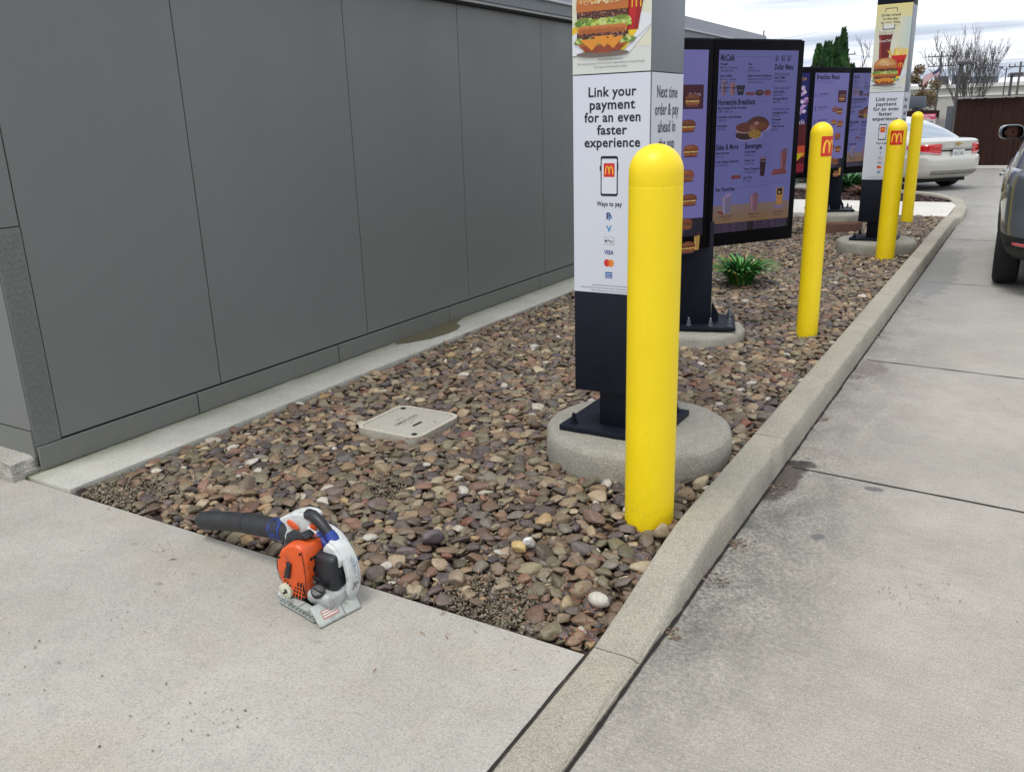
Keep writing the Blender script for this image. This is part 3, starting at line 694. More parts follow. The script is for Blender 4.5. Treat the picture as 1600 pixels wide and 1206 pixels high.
# ------------------------------------------------------------------ bollards
def bollard(x,y,r,h,label,sleeve=False,z0=-.05):
    g=G(); prof=[(r,z0),(r,h-r*1.0-.052),(r*1.0,h-r-.05),(r*.995,h-r-.047),(r*.995,h-r-.045),(r,h-r-.042),(r*.996,h-r)] 
    prof+= [(r*math.cos(a),h-r+r*math.sin(a)) for a in [PI/2*k/10 for k in range(1,10)]]+[(.0015,h)]
    g.lathe(prof,(x,y,0),48)
    t=thing('bollard',label,'bollard',(x,y,0),'yellow bollards along the kerb')
    link('post_sleeve',g,M['yellow'],t,smooth=True,auto=50)
    return t
b1=bollard(-1.146,2.93,.0965,1.508,'thick yellow bollard nearest the camera, in front of the payment sign pillar, without a badge')
b2=bollard(-1.25,6.18,.073,1.53,'slim yellow bollard beside the large menu board with a badge turned to its right side')
b3=bollard(-1.25,9.87,.094,1.495,'thick yellow bollard in front of the far pillar with a red arches badge facing front')
b4=bollard(-1.44,13.22,.077,1.555,'slim yellow bollard farthest away beside the beige car, without a badge')
def badge(t,x,y,r,a0,zc,w):
    p=Print(); arches_badge(p,0,0,w,1,(206,44,22)); 
    p2=p; segs=[]
    # bend the decal round the post
    cur=lambda u,d,v:(x+(r+.0012-d)*math.cos(a0+u/r),y+(r+.0012-d)*math.sin(a0+u/r),zc+v)
    # refine faces so that it follows the curve
    q=Print(); q.v=[];
    nx=14; W=w; H=w*1.12
    for i in range(nx): q.rect(-W/2+W*i/nx,-H/2,-W/2+W*(i+1)/nx,H/2,(206,44,22),1)
    q.arches(0,-.003,w*.70,w*.68,(252,190,50),2,.16)
    q.build('badge',M['sticker'],t,None,cur=cur)
badge(b2,-1.25,6.18,.073,math.radians(-31),1.375,.115)
badge(b3,-1.25,9.87,.094,math.radians(-83),1.318,.125)
# ================================================================== PAYMENT SIGN PILLARS
DK=(24,26,42)
def link_panel():
    """white lower front face; u 0 centre, v from 0 (bottom) to .867"""
    p=Print(); p.rect(-.1655,0,.1655,.867,(226,230,242),1)
    for i,(t,w) in enumerate((('Link your',.205),('payment',.195),('for an even',.242),('faster',.130),('experience',.242))):
        p.text(t,.006,.785-.048*i,.052,DK,2,width=w,bold=.024)
    # phone
    p.rrect(-.025-.018,.400,.033,.558,.008,DK,2); p.rrect(-.038,.410,.028,.547,.003,(232,234,244),3)
    arches_badge(p,-.005,.503,.048,4,(222,44,44)); p.rect(-.047,.50,-.043,.52,DK,2); p.rect(.033,.505,.035,.53,DK,2)
    p.text('Ways to pay',-.004,.360,.027,(44,44,56),2,width=.112,bold=.026)
    # payment marks
    x=-.005
    p.text('P',x-.002,.308,.037,(24,52,120),2,bold=.034); p.text('P',x+.006,.303,.030,(28,104,176),3,bold=.02)
    p.text('V',x,.258,.034,(60,150,214),2,bold=.034)
    p.rect(x-.0225,.205,x+.0225,.235,(120,122,132),2); p.rect(x-.021,.2065,x+.021,.2335,(230,232,242),3)
    p.ell(x-.013,.2185,.0045,.0055,DK,4); p.ell(x-.0115,.226,.002,.0012,DK,4,rot=.8); p.text('Pay',x+.006,.214,.016,DK,4,width=.022,bold=.005)
    p.text('VISA',x,.164,.024,(30,60,140),2,width=.042,bold=.03)
    p.ell(x-.0085,.128,.0135,.0155,(222,44,36),2,N=20); p.ell(x+.0095,.128,.0135,.0155,(244,150,50),3,N=20); p.ell(x+.0005,.128,.006,.011,(238,96,30),4)
    p.rect(x-.016,.064,x+.016,.090,(40,104,184),2); p.text('AMEX',x,.078,.009,(236,240,248),3,width=.028,bold=.02); p.text('AMEX',x,.067,.009,(236,240,248),3,width=.028,bold=.02)
    p.text("At participating restaurants. App and account needed.",0,.0185+.012,.0085,(60,60,72),2,width=.16,bold=.0)
    p.text("Android, Apple Pay, Venmo and other marks are the property of their owners.",0,.0185,.0085,(60,60,72),2,width=.27,bold=.0)
    p.text("2021 All rights reserved. Terms and fees may apply.",0,.0065,.0085,(60,60,72),2,width=.17,bold=.0)
    return p
def side_panel():
    p=Print(); p.rect(-.1795,0,.1795,.867,(214,216,226),1)
    for i,(t,w) in enumerate((('Next time',.225),('order & pay',.262),('ahead in',.195),('the app',.175))):
        p.text(t,.0,.775-.066*i,.064,(50,50,64),2,width=w,bold=.018)
    p.ell(-.005,.46,.048,.062,(58,60,70),2,N=24)
    for k in range(60): p.ell(-.005+random.uniform(-.04,.04)*.9,.46+random.uniform(-.05,.05)*.9,.0035,.0022,(40,42,52),3,N=6)
    # framed block of rules (outline only)
    for k in range(5):
        p.line(.075+.02*k,.36,.075+.02*k,.50,.0015,(150,152,162),2)
    for k in range(8): p.line(.07,.365+.018*k,.165,.365+.018*k,.0012,(160,162,172),2)
    return p
def burger_poster():
    """upper front face, v 0..0.825"""
    p=Print(); p.rect(-.1655,0,.1655,.825,(226,228,222),1)
    p.rect(-.1655,.09,.1655,.825,(232,230,206),2)
    # soft tints of the artwork: warm at the top, pale blue at the right
    for k in range(16): p.rect(-.1655,.50+.0205*k,.1655,.50+.0205*(k+1),tuple(int(a+(b-a)*k/15) for a,b in zip((226,226,204),(238,224,150))),3)
    for k in range(8): p.rect(.06+.0132*k,.40,.06+.0132*(k+1),.70,tuple(int(a+(b-a)*k/7) for a,b in zip((228,226,200),(206,222,214))),4)
    # paper with yellow bands under the food
    p.poly([(-.1655,.068),(.075,.068),(.1655,.16),(.1655,.20),(-.03,.24),(-.1655,.15)],(236,238,242),4)
    p.poly([(-.1655,.145),(-.03,.205),(-.03,.230),(-.1655,.170)],(240,196,40),5)
    p.poly([(-.13,.070),(-.085,.070),(-.04,.125),(-.075,.125)],(244,200,36),5)
    p.poly([(-.01,.070),(.05,.070),(.115,.155),(.105,.20),(.07,.17),(.045,.10)],(246,206,40),5)
    p.line(-.1655,.068,.075,.068,.0015,(120,118,116),6); p.line(.04,.068,.1655,.165,.0015,(150,148,146),6)
    # carton of fries
    p.poly([(.052,.150),(.112,.150),(.148,.34),(.016,.34)],(196,18,24),6); p.ell(.082,.340,.066,.026,(222,36,34),6)
    p.poly([(.095,.152),(.112,.152),(.148,.34),(.126,.34)],(160,14,20),7)
    p.arches(.105,.250,.035,.045,(246,190,50),8,.14)
    for k in range(46):
        x=random.uniform(.018,.150); L=random.uniform(.05,.10); a=random.uniform(-.35,.35)+(x-.085)*4
        p.line(x,.325,x+math.sin(a)*L,.325+L*math.cos(a),.009,rc(random.choice([(246,206,92),(236,186,66),(250,222,130)]),10),8 if k%2 else 9)
    p.poly([(.012,.345),(.154,.345),(.146,.315),(.082,.292),(.018,.315)],(214,30,30),10)
    # glass of soda
    p.poly([(-.105,.30),(-.015,.30),(-.004,.50),(.006,.545),(-.126,.545),(-.116,.50)],(112,18,16),6)
    p.poly([(-.126,.545),(.006,.545),(.008,.585),(-.128,.585)],(206,196,178),6); p.ell(-.06,.585,.068,.012,(228,226,214),7)
    p.poly([(-.10,.31),(-.085,.31),(-.100,.53),(-.115,.53)],(168,60,44),7)
    p.text('Coca-Cola',-.060,.478,.034,(244,240,236),8,width=.108,bold=.01,rot=.04)
    for k in range(26): p.ell(random.uniform(-.115,-.005),random.uniform(.545,.58),.006,.004,rc((226,214,196),14),8,N=6)
    # phone outline with a call to order ahead (code left out)
    p.rrect(-.085,.745,.028,.792,.010,(40,40,48),5); p.rrect(-.079,.700,.022,.785,.006,(238,224,160),6); p.rect(-.10,.63,.05,.752,(236,226,170),7)
    for i,(t,w) in enumerate((('Order ahead',.175),('in the app',.135),('to save time',.175))): p.text(t,-.028,.717-.034*i,.032,DK,9,width=w,bold=.015)
    p.rrect(-.095,.592,.018,.650,.010,(40,40,48),8); p.rrect(-.089,.600,.012,.660,.006,(232,232,226),9); p.rect(-.0955,.640,.0185,.651,(236,226,170),10)
    # the sandwich
    sv=random.getstate(); random.seed(5)
    burger(p,-.035,.062,.240,11,2,2.2,1.34); random.setstate(sv)
    for k in range(14): p.ell(.09+random.uniform(-.012,.012),.118+random.uniform(-.008,.008),.006,.004,rc((120,150,60),16),12,N=6)
    p.text("At participating restaurants.",.0,.048,.009,(40,40,46),6,width=.105,bold=.0)
    p.text("2021 The Coca-Cola Company. \"Coca-Cola\" and \"Coke\" are registered trademarks of The Coca-Cola Company.",0,.034,.009,(40,40,46),6,width=.285,bold=.0)
    p.text("2021 All rights reserved. Meals shown are examples.",0,.020,.009,(40,40,46),6,width=.14,bold=.0)
    return p
LP=link_panel(); SP=side_panel(); BP=burger_poster()
def pillar(Y0,label):
    X0,X1=-1.688,-1.344; D=.372; cx=(X0+X1)/2; cy=Y0+D/2; k=1.034; zt=.205
    t=thing('sign_pillar',label,'sign',(cx,cy,zt),'sign pillars in the gravel')
    za,zb,zc=.413,.868,.868+.872*k
    g=G(); g.box(X0,X1,Y0,Y0+D,za,zb-.001); link('lower_casing',g,M['black'],t,bevel=.004)
    g=G(); g.box(X0+.001,X1-.001,Y0+.001,Y0+D-.001,zb,zc-.003); link('middle_casing',g,M['black'],t)
    g=G(); g.box(X0,X1,Y0,Y0+D,zc,zc+.825*k); link('upper_casing',g,M['pgrey'],t,bevel=.003)
    g=G(); g.box(X0,X1,Y0,Y0+D,zc+.825*k+.001,zc+.825*k+.23); link('cap',g,M['black'],t,bevel=.004)
    LP.build('payment_poster',M['print'],t,(cx,Y0+.0006,zb+.002),sc=k); SP.build('app_poster',M['print'],t,(X1-.0006,cy,zb+.002),PI/2,sc=k)
    BP.build('food_poster',M['print'],t,(cx,Y0-.0004,zc+.0015),sc=k)
    g=G(); g.box(X1-.0006,X1+.0012,Y0+.004,Y0+.007,zb,zc-.003); link('edge_trim',g,M['black'],t)
    for z in (za+.05,zb-.05):
        for y in(Y0+.05,Y0+D-.05):
            g=G(); g.lathe([(.006,X1-.001),(.006,X1+.002),(.003,X1+.003)],(0,y,z),10,axis='X'); link('casing_screw',g,M['blackframe'],t)
    g=G(); g.box(cx-.088,cx+.088,cy-.10,cy+.10,zt+.027,za); link('post',g,M['black'],t,bevel=.004)
    pl=G(); pl.box(cx-.25,cx+.225,cy-.20,cy+.26,zt,zt+.027); link('base_plate',pl,M['black'],t,bevel=.004)
    for dx,dy in((-.20,-.145),(.175,-.145),(-.20,.205),(.175,.205)):
        g=G(); c=(cx+dx,cy+dy,zt+.027); g.lathe([(.022,0),(.022,.004)],c,16); g.lathe([(.016,.004),(.016,.022)],c,6); g.lathe([(.009,.022),(.009,.044),(.006,.047)],c,12); link('anchor_bolt',g,M['black'],t)
    return t
p1=pillar(3.36,'tall sign pillar nearest the camera, reading Link your payment, behind the nearest yellow bollard')
p2=copy_tree(p1); p2.location=(p1.location[0]+.080,p1.location[1]+6.86,p1.location[2])
p2['label']='far sign pillar with a burger, fries and soda poster, next to the second menu board'
def footing(x,y,r,z0,z1,label,soil=False):
    g=G(); prof=[(r,z0),(r*1.0,z1-.05),(r*.985,z1-.022),(r*.955,z1-.006),(r*.92,z1),(r*.6,z1+.002),(.004,z1+.003)]
    vs0=len(g.v); N=72
    prof2=[]
    for a,b in zip(prof,prof[1:]):
        for k in range(4): prof2.append((a[0]+(b[0]-a[0])*k/4,a[1]+(b[1]-a[1])*k/4))
    prof2.append(prof[-1]); g.lathe(prof2,(x,y,0),N,cap=False)
    g.v=[(px+ (px-x)*.022*mnoise.noise((px*11,py*11,pz*13))+(px-x)*.010*mnoise.noise((px*33,py*33,pz*33)),py+(py-y)*.022*mnoise.noise((px*11+5,py*11,pz*13)),pz+.004*mnoise.noise((px*16,py*16,3))) for px,py,pz in g.v]
    t=link('concrete_footing',g,M['footing'],None,root=(x,y,0),smooth=True,auto=60)
    tag(t,label,'footing','round concrete footings in the gravel')
    if soil:
        g=G(); g.lathe([(r*1.04,z0),(r*1.05,z1-.12)],(x,y,0),60,cap=False); g.lathe([(r*1.05,z1-.12),(r*1.01,z1-.09)],(x,y,0),60,cap=False); link('rusty_ring',g,M['footsoil'],t,smooth=True)
    return t
footing(-1.475,3.60,.440,-.02,.203,'large round concrete footing under the nearest sign pillar')
footing(-1.43,10.44,.425,-.02,.203,'round concrete footing under the far sign pillar, touching the kerb')
footing(-1.95,5.83,.345,-.02,.148,'round sandy concrete footing under the large menu board')
footing(-2.24,12.22,.36,-.02,.30,'round concrete footing with a rusty ring under the second menu board',True)
# ================================================================== MENU BOARDS
W=.775; Hh=1.335
def menu_lines(p,x,z,items,L,s=.0105,col=(24,14,58),gap=.0135):
    for it in items:
        if it is None: z-=gap*.55; continue
        b=.04 if not it.startswith('~') else .008
        p.text(it.lstrip('~'),x,z,s*(1.06 if b else .9),col,L,align='l',bold=b); z-=gap
    return z
SB=(132,130,196)
def screen_breakfast():
    p=Print(); x0,x1,z0,z1=-W/2+.055,W/2-.045,.09,Hh-.065
    p.rect(x0,z0,x1,z1,(130,124,194),1); p.rect(x0,z0,x1,z0+.12,(24,16,36),2)
    p.text('Breakfast Meals',x0+.03,z1-.075,.085,(36,22,74),2,align='l',bold=.034,width=.45)
    for k in range(2): p.text('Includes hash browns and a small coffee or any size soft drink',x0+.03,z1-.10-.016*k,.012,(50,36,90),2,align='l',width=.36-.06*k,bold=.01)
    p.poly([(x1-.20,z1-.21),(x1-.03,z1-.21),(x1-.03,z1-.36),(x1-.19,z1-.36)],(70,16,34),2); p.text('McCafe',x1-.10,z1-.28,.03,(190,160,190),3,bold=.01)
    names=['Sausage Egg Biscuit','Egg Sandwich','Sausage Burrito','Bacon Egg Bagel','Steak Bagel','Hotcakes','Chicken Biscuit']
    rows=[z1-.27-.158*k for k in range(7)]
    rd=random.Random(3)
    p.tint=(.74,.64,.80)
    for k,z in enumerate(rows):
        if k<5: p.text(str(k+1),x0+.03,z-.02,.06,(36,22,74),3,align='l',bold=.034)
        p.text(names[k],x0+.10,z+.012,.022,(36,22,74),3,align='l',bold=.04,width=.19); p.text('710-1010 Cal',x0+.10,z-.014,.018,(60,44,100),3,align='l',bold=.01,width=.13)
        burger(p,x1-.120-(.03 if k%2 else 0),z-.075,.135,4,1,1.)
        if k in(1,2,4,5): burger(p,x1-.245,z-.045,.11,3,1,.4)
        if k==6: cup(p,x1-.045,z-.06,.05,.12,(190,150,70),(90,60,40),6)
    for k in range(6): p.text('The advice on nutrition and allergens is available on request at the restaurant counter',x0+.02,z0+.098-.015*k,.011,(150,130,180),3,align='l',bold=.01,width=.5)
    p.dim=.80; return p
def screen_cafe():
    p=Print(); x0,x1,z0,z1=-W/2+.04,W/2-.055,.09,Hh-.065; w=x1-x0; h=z1-z0
    X=lambda u:x0+u*w; Z=lambda v:z0+v*h
    c=(12,6,40); ln=(80,70,130)
    p.rect(x0,z0,x1,z1,(110,110,174),1); p.rect(x0,z0,x1,Z(.054),(22,14,32),2)
    for k in range(8): p.rect(x0,Z(.054+.013*k),x1,Z(.054+.013*(k+1)),tuple(int(a+(b-a)*k/7) for a,b in zip((138,106,76),(132,114,110))),2)
    p.line(x0,Z(.278),x1,Z(.278),.0018,(92,86,142),3)
    p.text('McCafé',X(.02),Z(.945),.054,c,4,align='l',bold=.034,width=.165*w); p.line(X(.22),Z(.965),X(.66),Z(.965),.0022,ln,3)
    p.text('$1  $2  $3',X(.70),Z(.945),.048,c,4,align='l',bold=.02,width=.20*w); p.text('Dollar Menu',X(.70),Z(.898),.050,c,4,align='l',bold=.034,width=.24*w)
    menu_lines(p,X(.02),Z(.922),['Frappé','~Mocha, Caramel','~ 420-660 Cal',None,'Iced Coffee','~Regular, Vanilla','~ 140-260 Cal',None,'Premium Roast Coffee','~ 0-10 Cal'],4,.019,c,.0205)
    menu_lines(p,X(.36),Z(.922),['Pies','~Apple','~ 230-250 Cal',None,'Bakery Sweet Doughnuts','~Glazed and old fashioned','~ 220-290-550 Cal'],4,.018,c,.0205)
    menu_lines(p,X(.70),Z(.868),['~ONE DOLLAR','Iced Coffee','~ 140-260 Cal',None,None,'~TWO DOLLAR','Soft Drinks','~ 0-310 Cal','Sausage Biscuit','~ 460 Cal',None,None,'~THREE DOLLAR','Sausage Burrito','~ 310 Cal','Hotcakes','~ 580 Cal','Hash Browns','~ 140 Cal'],4,.019,c,.0222)
    for v in(.868,.770,.655): p.line(X(.70),Z(v)-.005,X(.88),Z(v)-.005,.002,ln,3)
    p.tint=(.76,.68,.84)
    cup(p,X(.07),Z(.763),.044,.100,(120,92,110),(190,180,196),4); cup(p,X(.18),Z(.763),.044,.088,(136,92,96),(176,150,150),4)
    p.poly([(X(.245),Z(.763)),(X(.315),Z(.763)),(X(.335),Z(.815)),(X(.225),Z(.815))],(32,24,40),5); p.path([(X(.225),Z(.81)),(X(.20),Z(.80)),(X(.20),Z(.78)),(X(.235),Z(.772))],.004,(60,54,80),5); p.text('McCafé',X(.28),Z(.785),.011,(180,170,190),6,bold=0)
    for u in(.37,.405,.44): p.ell(X(u),Z(.770),.017,.011,(150,84,72),5,wob=.2)
    p.ell(X(.52),Z(.774),.036,.020,(86,46,40),5); p.ell(X(.52),Z(.778),.013,.006,(150,110,120),6)
    p.ell(X(.62),Z(.774),.034,.020,(160,88,78),5); p.ell(X(.62),Z(.778),.012,.006,(96,58,60),6)
    p.text('Homestyle Breakfasts',X(.01),Z(.712),.052,c,4,align='l',bold=.034,width=.46*w); p.line(X(.50),Z(.728),X(.64),Z(.728),.002,ln,3)
    menu_lines(p,X(.01),Z(.690),['Big Breakfast with Hotcakes','~ 1340-1350 Cal',None,'Hotcakes with Sausage','~ 770 Cal',None,'Hotcakes','~ 580 Cal'],4,.019,c,.0222)
    p.ell(X(.54),Z(.575),.115,.024,(190,186,212),4,rot=.1); p.ell(X(.42),Z(.535),.115,.024,(206,200,222),5,rot=.08)
    p.ell(X(.52),Z(.602),.100,.052,(104,54,38),5,wob=.03); p.ell(X(.52),Z(.592),.090,.030,(140,82,46),6); p.ell(X(.50),Z(.608),.020,.012,(214,170,140),7)
    p.ell(X(.37),Z(.545),.088,.032,(66,40,38),6); p.ell(X(.365),Z(.568),.086,.016,(206,178,140),7); p.ell(X(.365),Z(.588),.086,.032,(128,70,44),8); p.ell(X(.45),Z(.583),.03,.02,(186,120,84),9,wob=.2)
    p.ell(X(.48),Z(.550),.055,.032,(186,156,58),9,wob=.12)
    for k in range(26): p.ell(X(.48)+random.uniform(-.045,.045),Z(.550)+random.uniform(-.024,.024),.006,.004,rc((216,190,80),24),10,N=6)
    p.text('Sides & More',X(.005),Z(.470),.050,c,4,align='l',bold=.034,width=.28*w); p.text('Beverages',X(.37),Z(.470),.050,c,4,align='l',bold=.034,width=.22*w)
    p.line(X(.30),Z(.485),X(.34),Z(.485),.002,ln,3); p.line(X(.61),Z(.485),X(.69),Z(.485),.002,ln,3)
    menu_lines(p,X(.005),Z(.446),['Hash Browns','~ 140 Cal',None,'Fruit & Maple Oatmeal','~ 310-320 Cal'],4,.019,c,.0222)
    menu_lines(p,X(.37),Z(.446),['Soft Drinks','~ 0-370 Cal',None,'Sweet Tea','~ 0-160 Cal',None,'Fresh Orange Juice','~ 150-390 Cal',None,'Iced Tea','~ 0-5 Cal'],4,.019,c,.0222)
    for k in range(3): p.ell(X(.24+.035*k),Z(.312+.004*(k%2)),.020,.013,(150,86,70),5,wob=.25)
    p.poly([(X(.585),Z(.310)),(X(.640),Z(.310)),(X(.655),Z(.41)),(X(.57),Z(.41))],(50,26,40),5); p.poly([(X(.57),Z(.405)),(X(.655),Z(.405)),(X(.655),Z(.42)),(X(.57),Z(.42))],(120,100,120),6); p.text('Coca-Cola',X(.612),Z(.392),.010,(200,190,210),7,bold=0)
    cup(p,X(.885),Z(.335),.060,.150,(122,66,72),(150,100,100),5)
    for k in range(5): p.ell(X(.77+.03*k),Z(.325+.006*(k%2)),.026,.018,rc((156,84,70),16),8,wob=.25)
    p.text('Fan Favorites',X(.02),Z(.238),.040,c,4,align='l',bold=.034,width=.245*w); p.line(X(.29),Z(.252),X(.98),Z(.262),.0022,ln,3)
    cup(p,X(.165),Z(.108),.085,.145,(120,110,140),(196,180,200),5); cup(p,X(.525),Z(.112),.080,.135,(128,88,104),(160,130,150),5)
    p.poly([(X(.825),Z(.135)),(X(.90),Z(.135)),(X(.915),Z(.235)),(X(.81),Z(.235))],(176,128,66),5); p.rect(X(.825),Z(.195),X(.895),Z(.232),(26,20,26),6); p.text('Mc',X(.86),Z(.203),.02,(220,180,60),7)
    p.ell(X(.86),Z(.125),.05,.012,(170,160,180),5)
    for k in range(5): p.ell(X(.09)+random.uniform(-.02,.02),Z(.115)+random.uniform(-.01,.012),.010,.008,rc((160,70,40),20),7,N=7)
    for u,a,b_ in((.165,'Caramel Frappé','270-510 Cal'),(.53,'Mocha Latte','270-380 Cal'),(.86,'Orange Juice','150-280 Cal')):
        p.text(a,X(u),Z(.090),.018,c,5,bold=.012); p.text(b_,X(u),Z(.073),.015,c,5,bold=0)
    for q in(0,1):
        for k in range(5): p.text('Nutrition advice and allergen facts are available on request at the counter',X(.01+.52*q),Z(.044-.010*k+.004*q),.0095,(150,120,170),4,align='l',bold=0,width=.44*w)
    p.dim=.80; return p
def screen_photo():
    p=Print(); x0,x1,z0,z1=-W/2+.04,W/2-.04,.06,Hh-.065
    p.rect(x0,z0,x1,z1,(26,24,110),1); p.rect(x0,z0,x1,(z0+z1)/2,(90,20,32),2); p.text('NEW',x1-.10,z1-.09,.05,(210,160,60),3)
    for k in range(60): p.ell(random.uniform(x1-.30,x1-.02),random.uniform(z1-.48,z1-.14),.03,.022,rc(random.choice([(190,150,210),(120,60,130),(220,200,230)]),20),3,N=7,wob=.2)
    p.rect(x0,z0+.35,x1,z0+.55,(96,22,24),3); p.text('McCafé',x1-.16,z0+.60,.08,(210,190,210),4)
    p.rect(x0,z0+.20,x1,z0+.34,(206,84,52),3); p.poly([(x1-.4,z0+.25),(x1,z0+.25),(x1-.15,z0+.12)],(220,190,40),4); p.rect(x0,z0+.02,x1,z0+.12,(150,40,60),3); p.dim=.8; return p
def menu_board(P0,th,dz,label,photo):
    th=math.radians(th); d=Vector((math.cos(th),math.sin(th),0)); n=Vector((math.sin(th),-math.cos(th),0))   # n faces the lane
    P=Vector((P0[0],P0[1],.725+dz)); t=thing('menu_board',label,'menu board',(P.x,P.y,.16),'menu boards in the gravel')
    def fr(c0,w,dd,nn,nm='screen_casing'):
        ang=math.atan2(dd.y,dd.x); c=c0+dd*(w/2)-nn*.065+Vector((0,0,Hh/2))
        g=G(); g.obox(c,(w-.004,.13,Hh),rz=ang); cs=link(nm,g,M['blackframe'],t,bevel=.006)
        g=G(); g.obox(c+nn*.0+Vector((0,0,Hh/2+.004)),(w-.03,.10,.006),rz=ang); link('top_rail',g,M['black'],cs)
        return ang,cs
    ang,cs=fr(P,W,d,n); SC2.build('menu_screen',M['screen'],cs,P+d*(W/2)+n*.0012,ang)
    P2=P-d*W; ang,cs=fr(P2,W,d,n); SC1.build('menu_screen',M['screen'],cs,P2+d*(W/2)+n*.0012,ang)
    # thin inner frame line round the left screen
    g=G(); 
    if photo:
        a2=th+math.radians(-14); d2=Vector((math.cos(a2),math.sin(a2),0)); n2=Vector((math.sin(a2),-math.cos(a2),0)); P3=P2-d2*W
        ang,cs=fr(P3,W,d2,n2); SC3.build('menu_screen',M['screen'],cs,P3+d2*(W/2)+n2*.0012,ang)
    return t,P,d,n
SC1=screen_breakfast(); SC2=screen_cafe(); SC3=screen_photo()
def board_post(t,px,py,zp,ang,w=.27,top=.9,plate=.36,bolts=True):
    d=Vector((math.cos(ang),math.sin(ang),0)); n=Vector((math.sin(ang),-math.cos(ang),0))
    g=G(); g.obox((px,py,(zp+.02+top)/2),(w,.20,top-zp-.02),rz=ang); link('post',g,M['black'],t,bevel=.005)
    g=G(); g.obox((px,py,zp+.01),(w+.34,.44,.020),rz=ang); link('base_plate',g,M['black'],t,bevel=.003)
    g=G(); c=Vector((px,py,zp+.02))+d*(w/2+.025); g.prism([(-.02,0),(.03,0),(.03,.05),(-.02,.14)],'Y',-.012,.012); mm=Matrix.Translation(c)@Matrix.Rotation(ang,4,'Z'); g.v=[tuple(mm@Vector(v)) for v in g.v]; link('gusset',g,M['black'],t)
    for a in(-.19,-.02,.13,.26):
        for b in(.16,-.16):
            c=Vector((px,py,zp+.02))+d*a+n*b
            g=G(); g.lathe([(.019,0),(.019,.004)],c,14); g.lathe([(.014,.004),(.014,.020)],c,6); g.lathe([(.013,.022),(.013,.034)],c,6); g.lathe([(.008,.034),(.008,.054),(.005,.057)],c,10); link('anchor_bolt',g,M['bolt'],t)
t,P,d,n=menu_board((-1.869,5.75),57,0,'large nearest menu board with burgers on one screen and a coffee menu beside it',False)
board_post(t,-1.985,5.835,.165,math.radians(18),w=.26)
t,P,d,n=menu_board((-2.18,12.35),64,.060,'second menu board farther away, reading Breakfast Meals, with a dark photo screen',True)
board_post(t,-2.33,12.36,.31,math.radians(18),w=.26,top=1.0)
# ================================================================== LEAF BLOWER
def rbox(c,size,bev,name,mat,parent,rz=0,rx=0,ry=0,seg=3):
    g=G(); g.obox(c,size,rz,rx,ry); return link(name,g,mat,parent,bevel=bev,seg=seg)
BLOWER_START=len(bpy.data.objects)
bw=thing('leaf_blower','orange and white handheld petrol leaf blower with a black tube, standing on the sidewalk edge','leaf blower',(-1.95,1.90,.012))
Z0=.012
# foot: rails, slots and rear plate
g=G(); pts=[(-2.085,1.850),(-2.04,1.842),(-1.96,1.828),(-1.885,1.812)]
for a,b in zip(pts,pts[1:]):
    ang=math.atan2(b[1]-a[1],b[0]-a[0]); L=math.hypot(b[0]-a[0],b[1]-a[1])
    g.obox(((a[0]+b[0])/2,(a[1]+b[1])/2,Z0+.034),(L+.004,.030,.006),rz=ang); g.obox(((a[0]+b[0])/2+.001,(a[1]+b[1])/2-.012,Z0+.010),(L+.004,.006,.006),rz=ang)
    k=0
    while k<L/.010:
        q=(k+.5)*.010/L; g.obox((a[0]+(b[0]-a[0])*q,a[1]+(b[1]-a[1])*q-.0125,Z0+.022),(.0025,.005,.024),rz=ang,ry=math.radians(35 if k%2 else -35)); k+=1
rail=link('base_rail',g,M['grey_pl'],bw)
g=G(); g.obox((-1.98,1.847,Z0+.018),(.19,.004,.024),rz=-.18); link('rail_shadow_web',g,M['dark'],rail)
g=G(); g.prism([(-2.088,.0),(-2.045,.0),(-2.035,.030),(-2.065,.055),(-2.090,.045)],'Y',1.838,1.872); g.v=[(x,y,z+Z0) for x,y,z in g.v]; link('front_foot',g,M['white_pl'],bw,bevel=.006)
g=G(); g.prism([(-2.10,.0),(-2.055,.0),(-2.045,.030),(-2.075,.055),(-2.105,.045)],'Y',1.975,2.01); g.v=[(x,y,z+Z0) for x,y,z in g.v]; link('front_foot',g,M['white_pl'],bw,bevel=.006)
g=G(); g.obox((-1.975,1.99,Z0+.02),(.22,.02,.02)); link('base_rail',g,M['grey_pl'],bw,bevel=.004)
g=G()  # sloping rear foot plate
A=[(-1.905,1.806,.046),(-1.842,1.782,.0),(-1.806,1.948,.0),(-1.868,1.978,.046)]
n_=Vector(( .6,-.1,.8))*.010
g.add([(x,y,z+Z0+.010) for x,y,z in A]+[(x-.004,y,max(z-.006,0)+Z0) for x,y,z in A],[(0,1,2,3),(7,6,5,4),(0,4,5,1),(1,5,6,2),(2,6,7,3),(3,7,4,0)])
fp=link('rear_foot_plate',g,M['grey_pl'],bw,bevel=.005,seg=3)
g=G()
def onplate(u,v,h=.0008):
    a,b,c,d=[Vector(q)+Vector((0,0,Z0+.010)) for q in A]; p=(a*(1-u)+b*u)*(1-v)+(d*(1-u)+c*u)*v; nn=(b-a).cross(d-a).normalized(); nn=nn if nn.z>0 else -nn; return p+nn*h
g.add([onplate(.40,.14),onplate(.80,.14),onplate(.80,.50),onplate(.40,.50)],[(0,1,2,3)]); 
m,nt,b_=newmat('warning_red'); b_.inputs['Base Color'].default_value=(*lin((164,120,110)),1); M['wred']=m
m,nt,b_=newmat('sticker_white'); b_.inputs['Base Color'].default_value=(*lin((208,206,198)),1); M['wwhite']=m
st=link('warning_sticker',g,M['wred'],fp); g=G()
for k in range(3): g.add([onplate(.45+.11*k,.16,.0014),onplate(.50+.11*k,.16,.0014),onplate(.50+.11*k,.48,.0014),onplate(.45+.11*k,.48,.0014)],[(0,1,2,3)])
link('sticker_text',g,M['wwhite'],st)
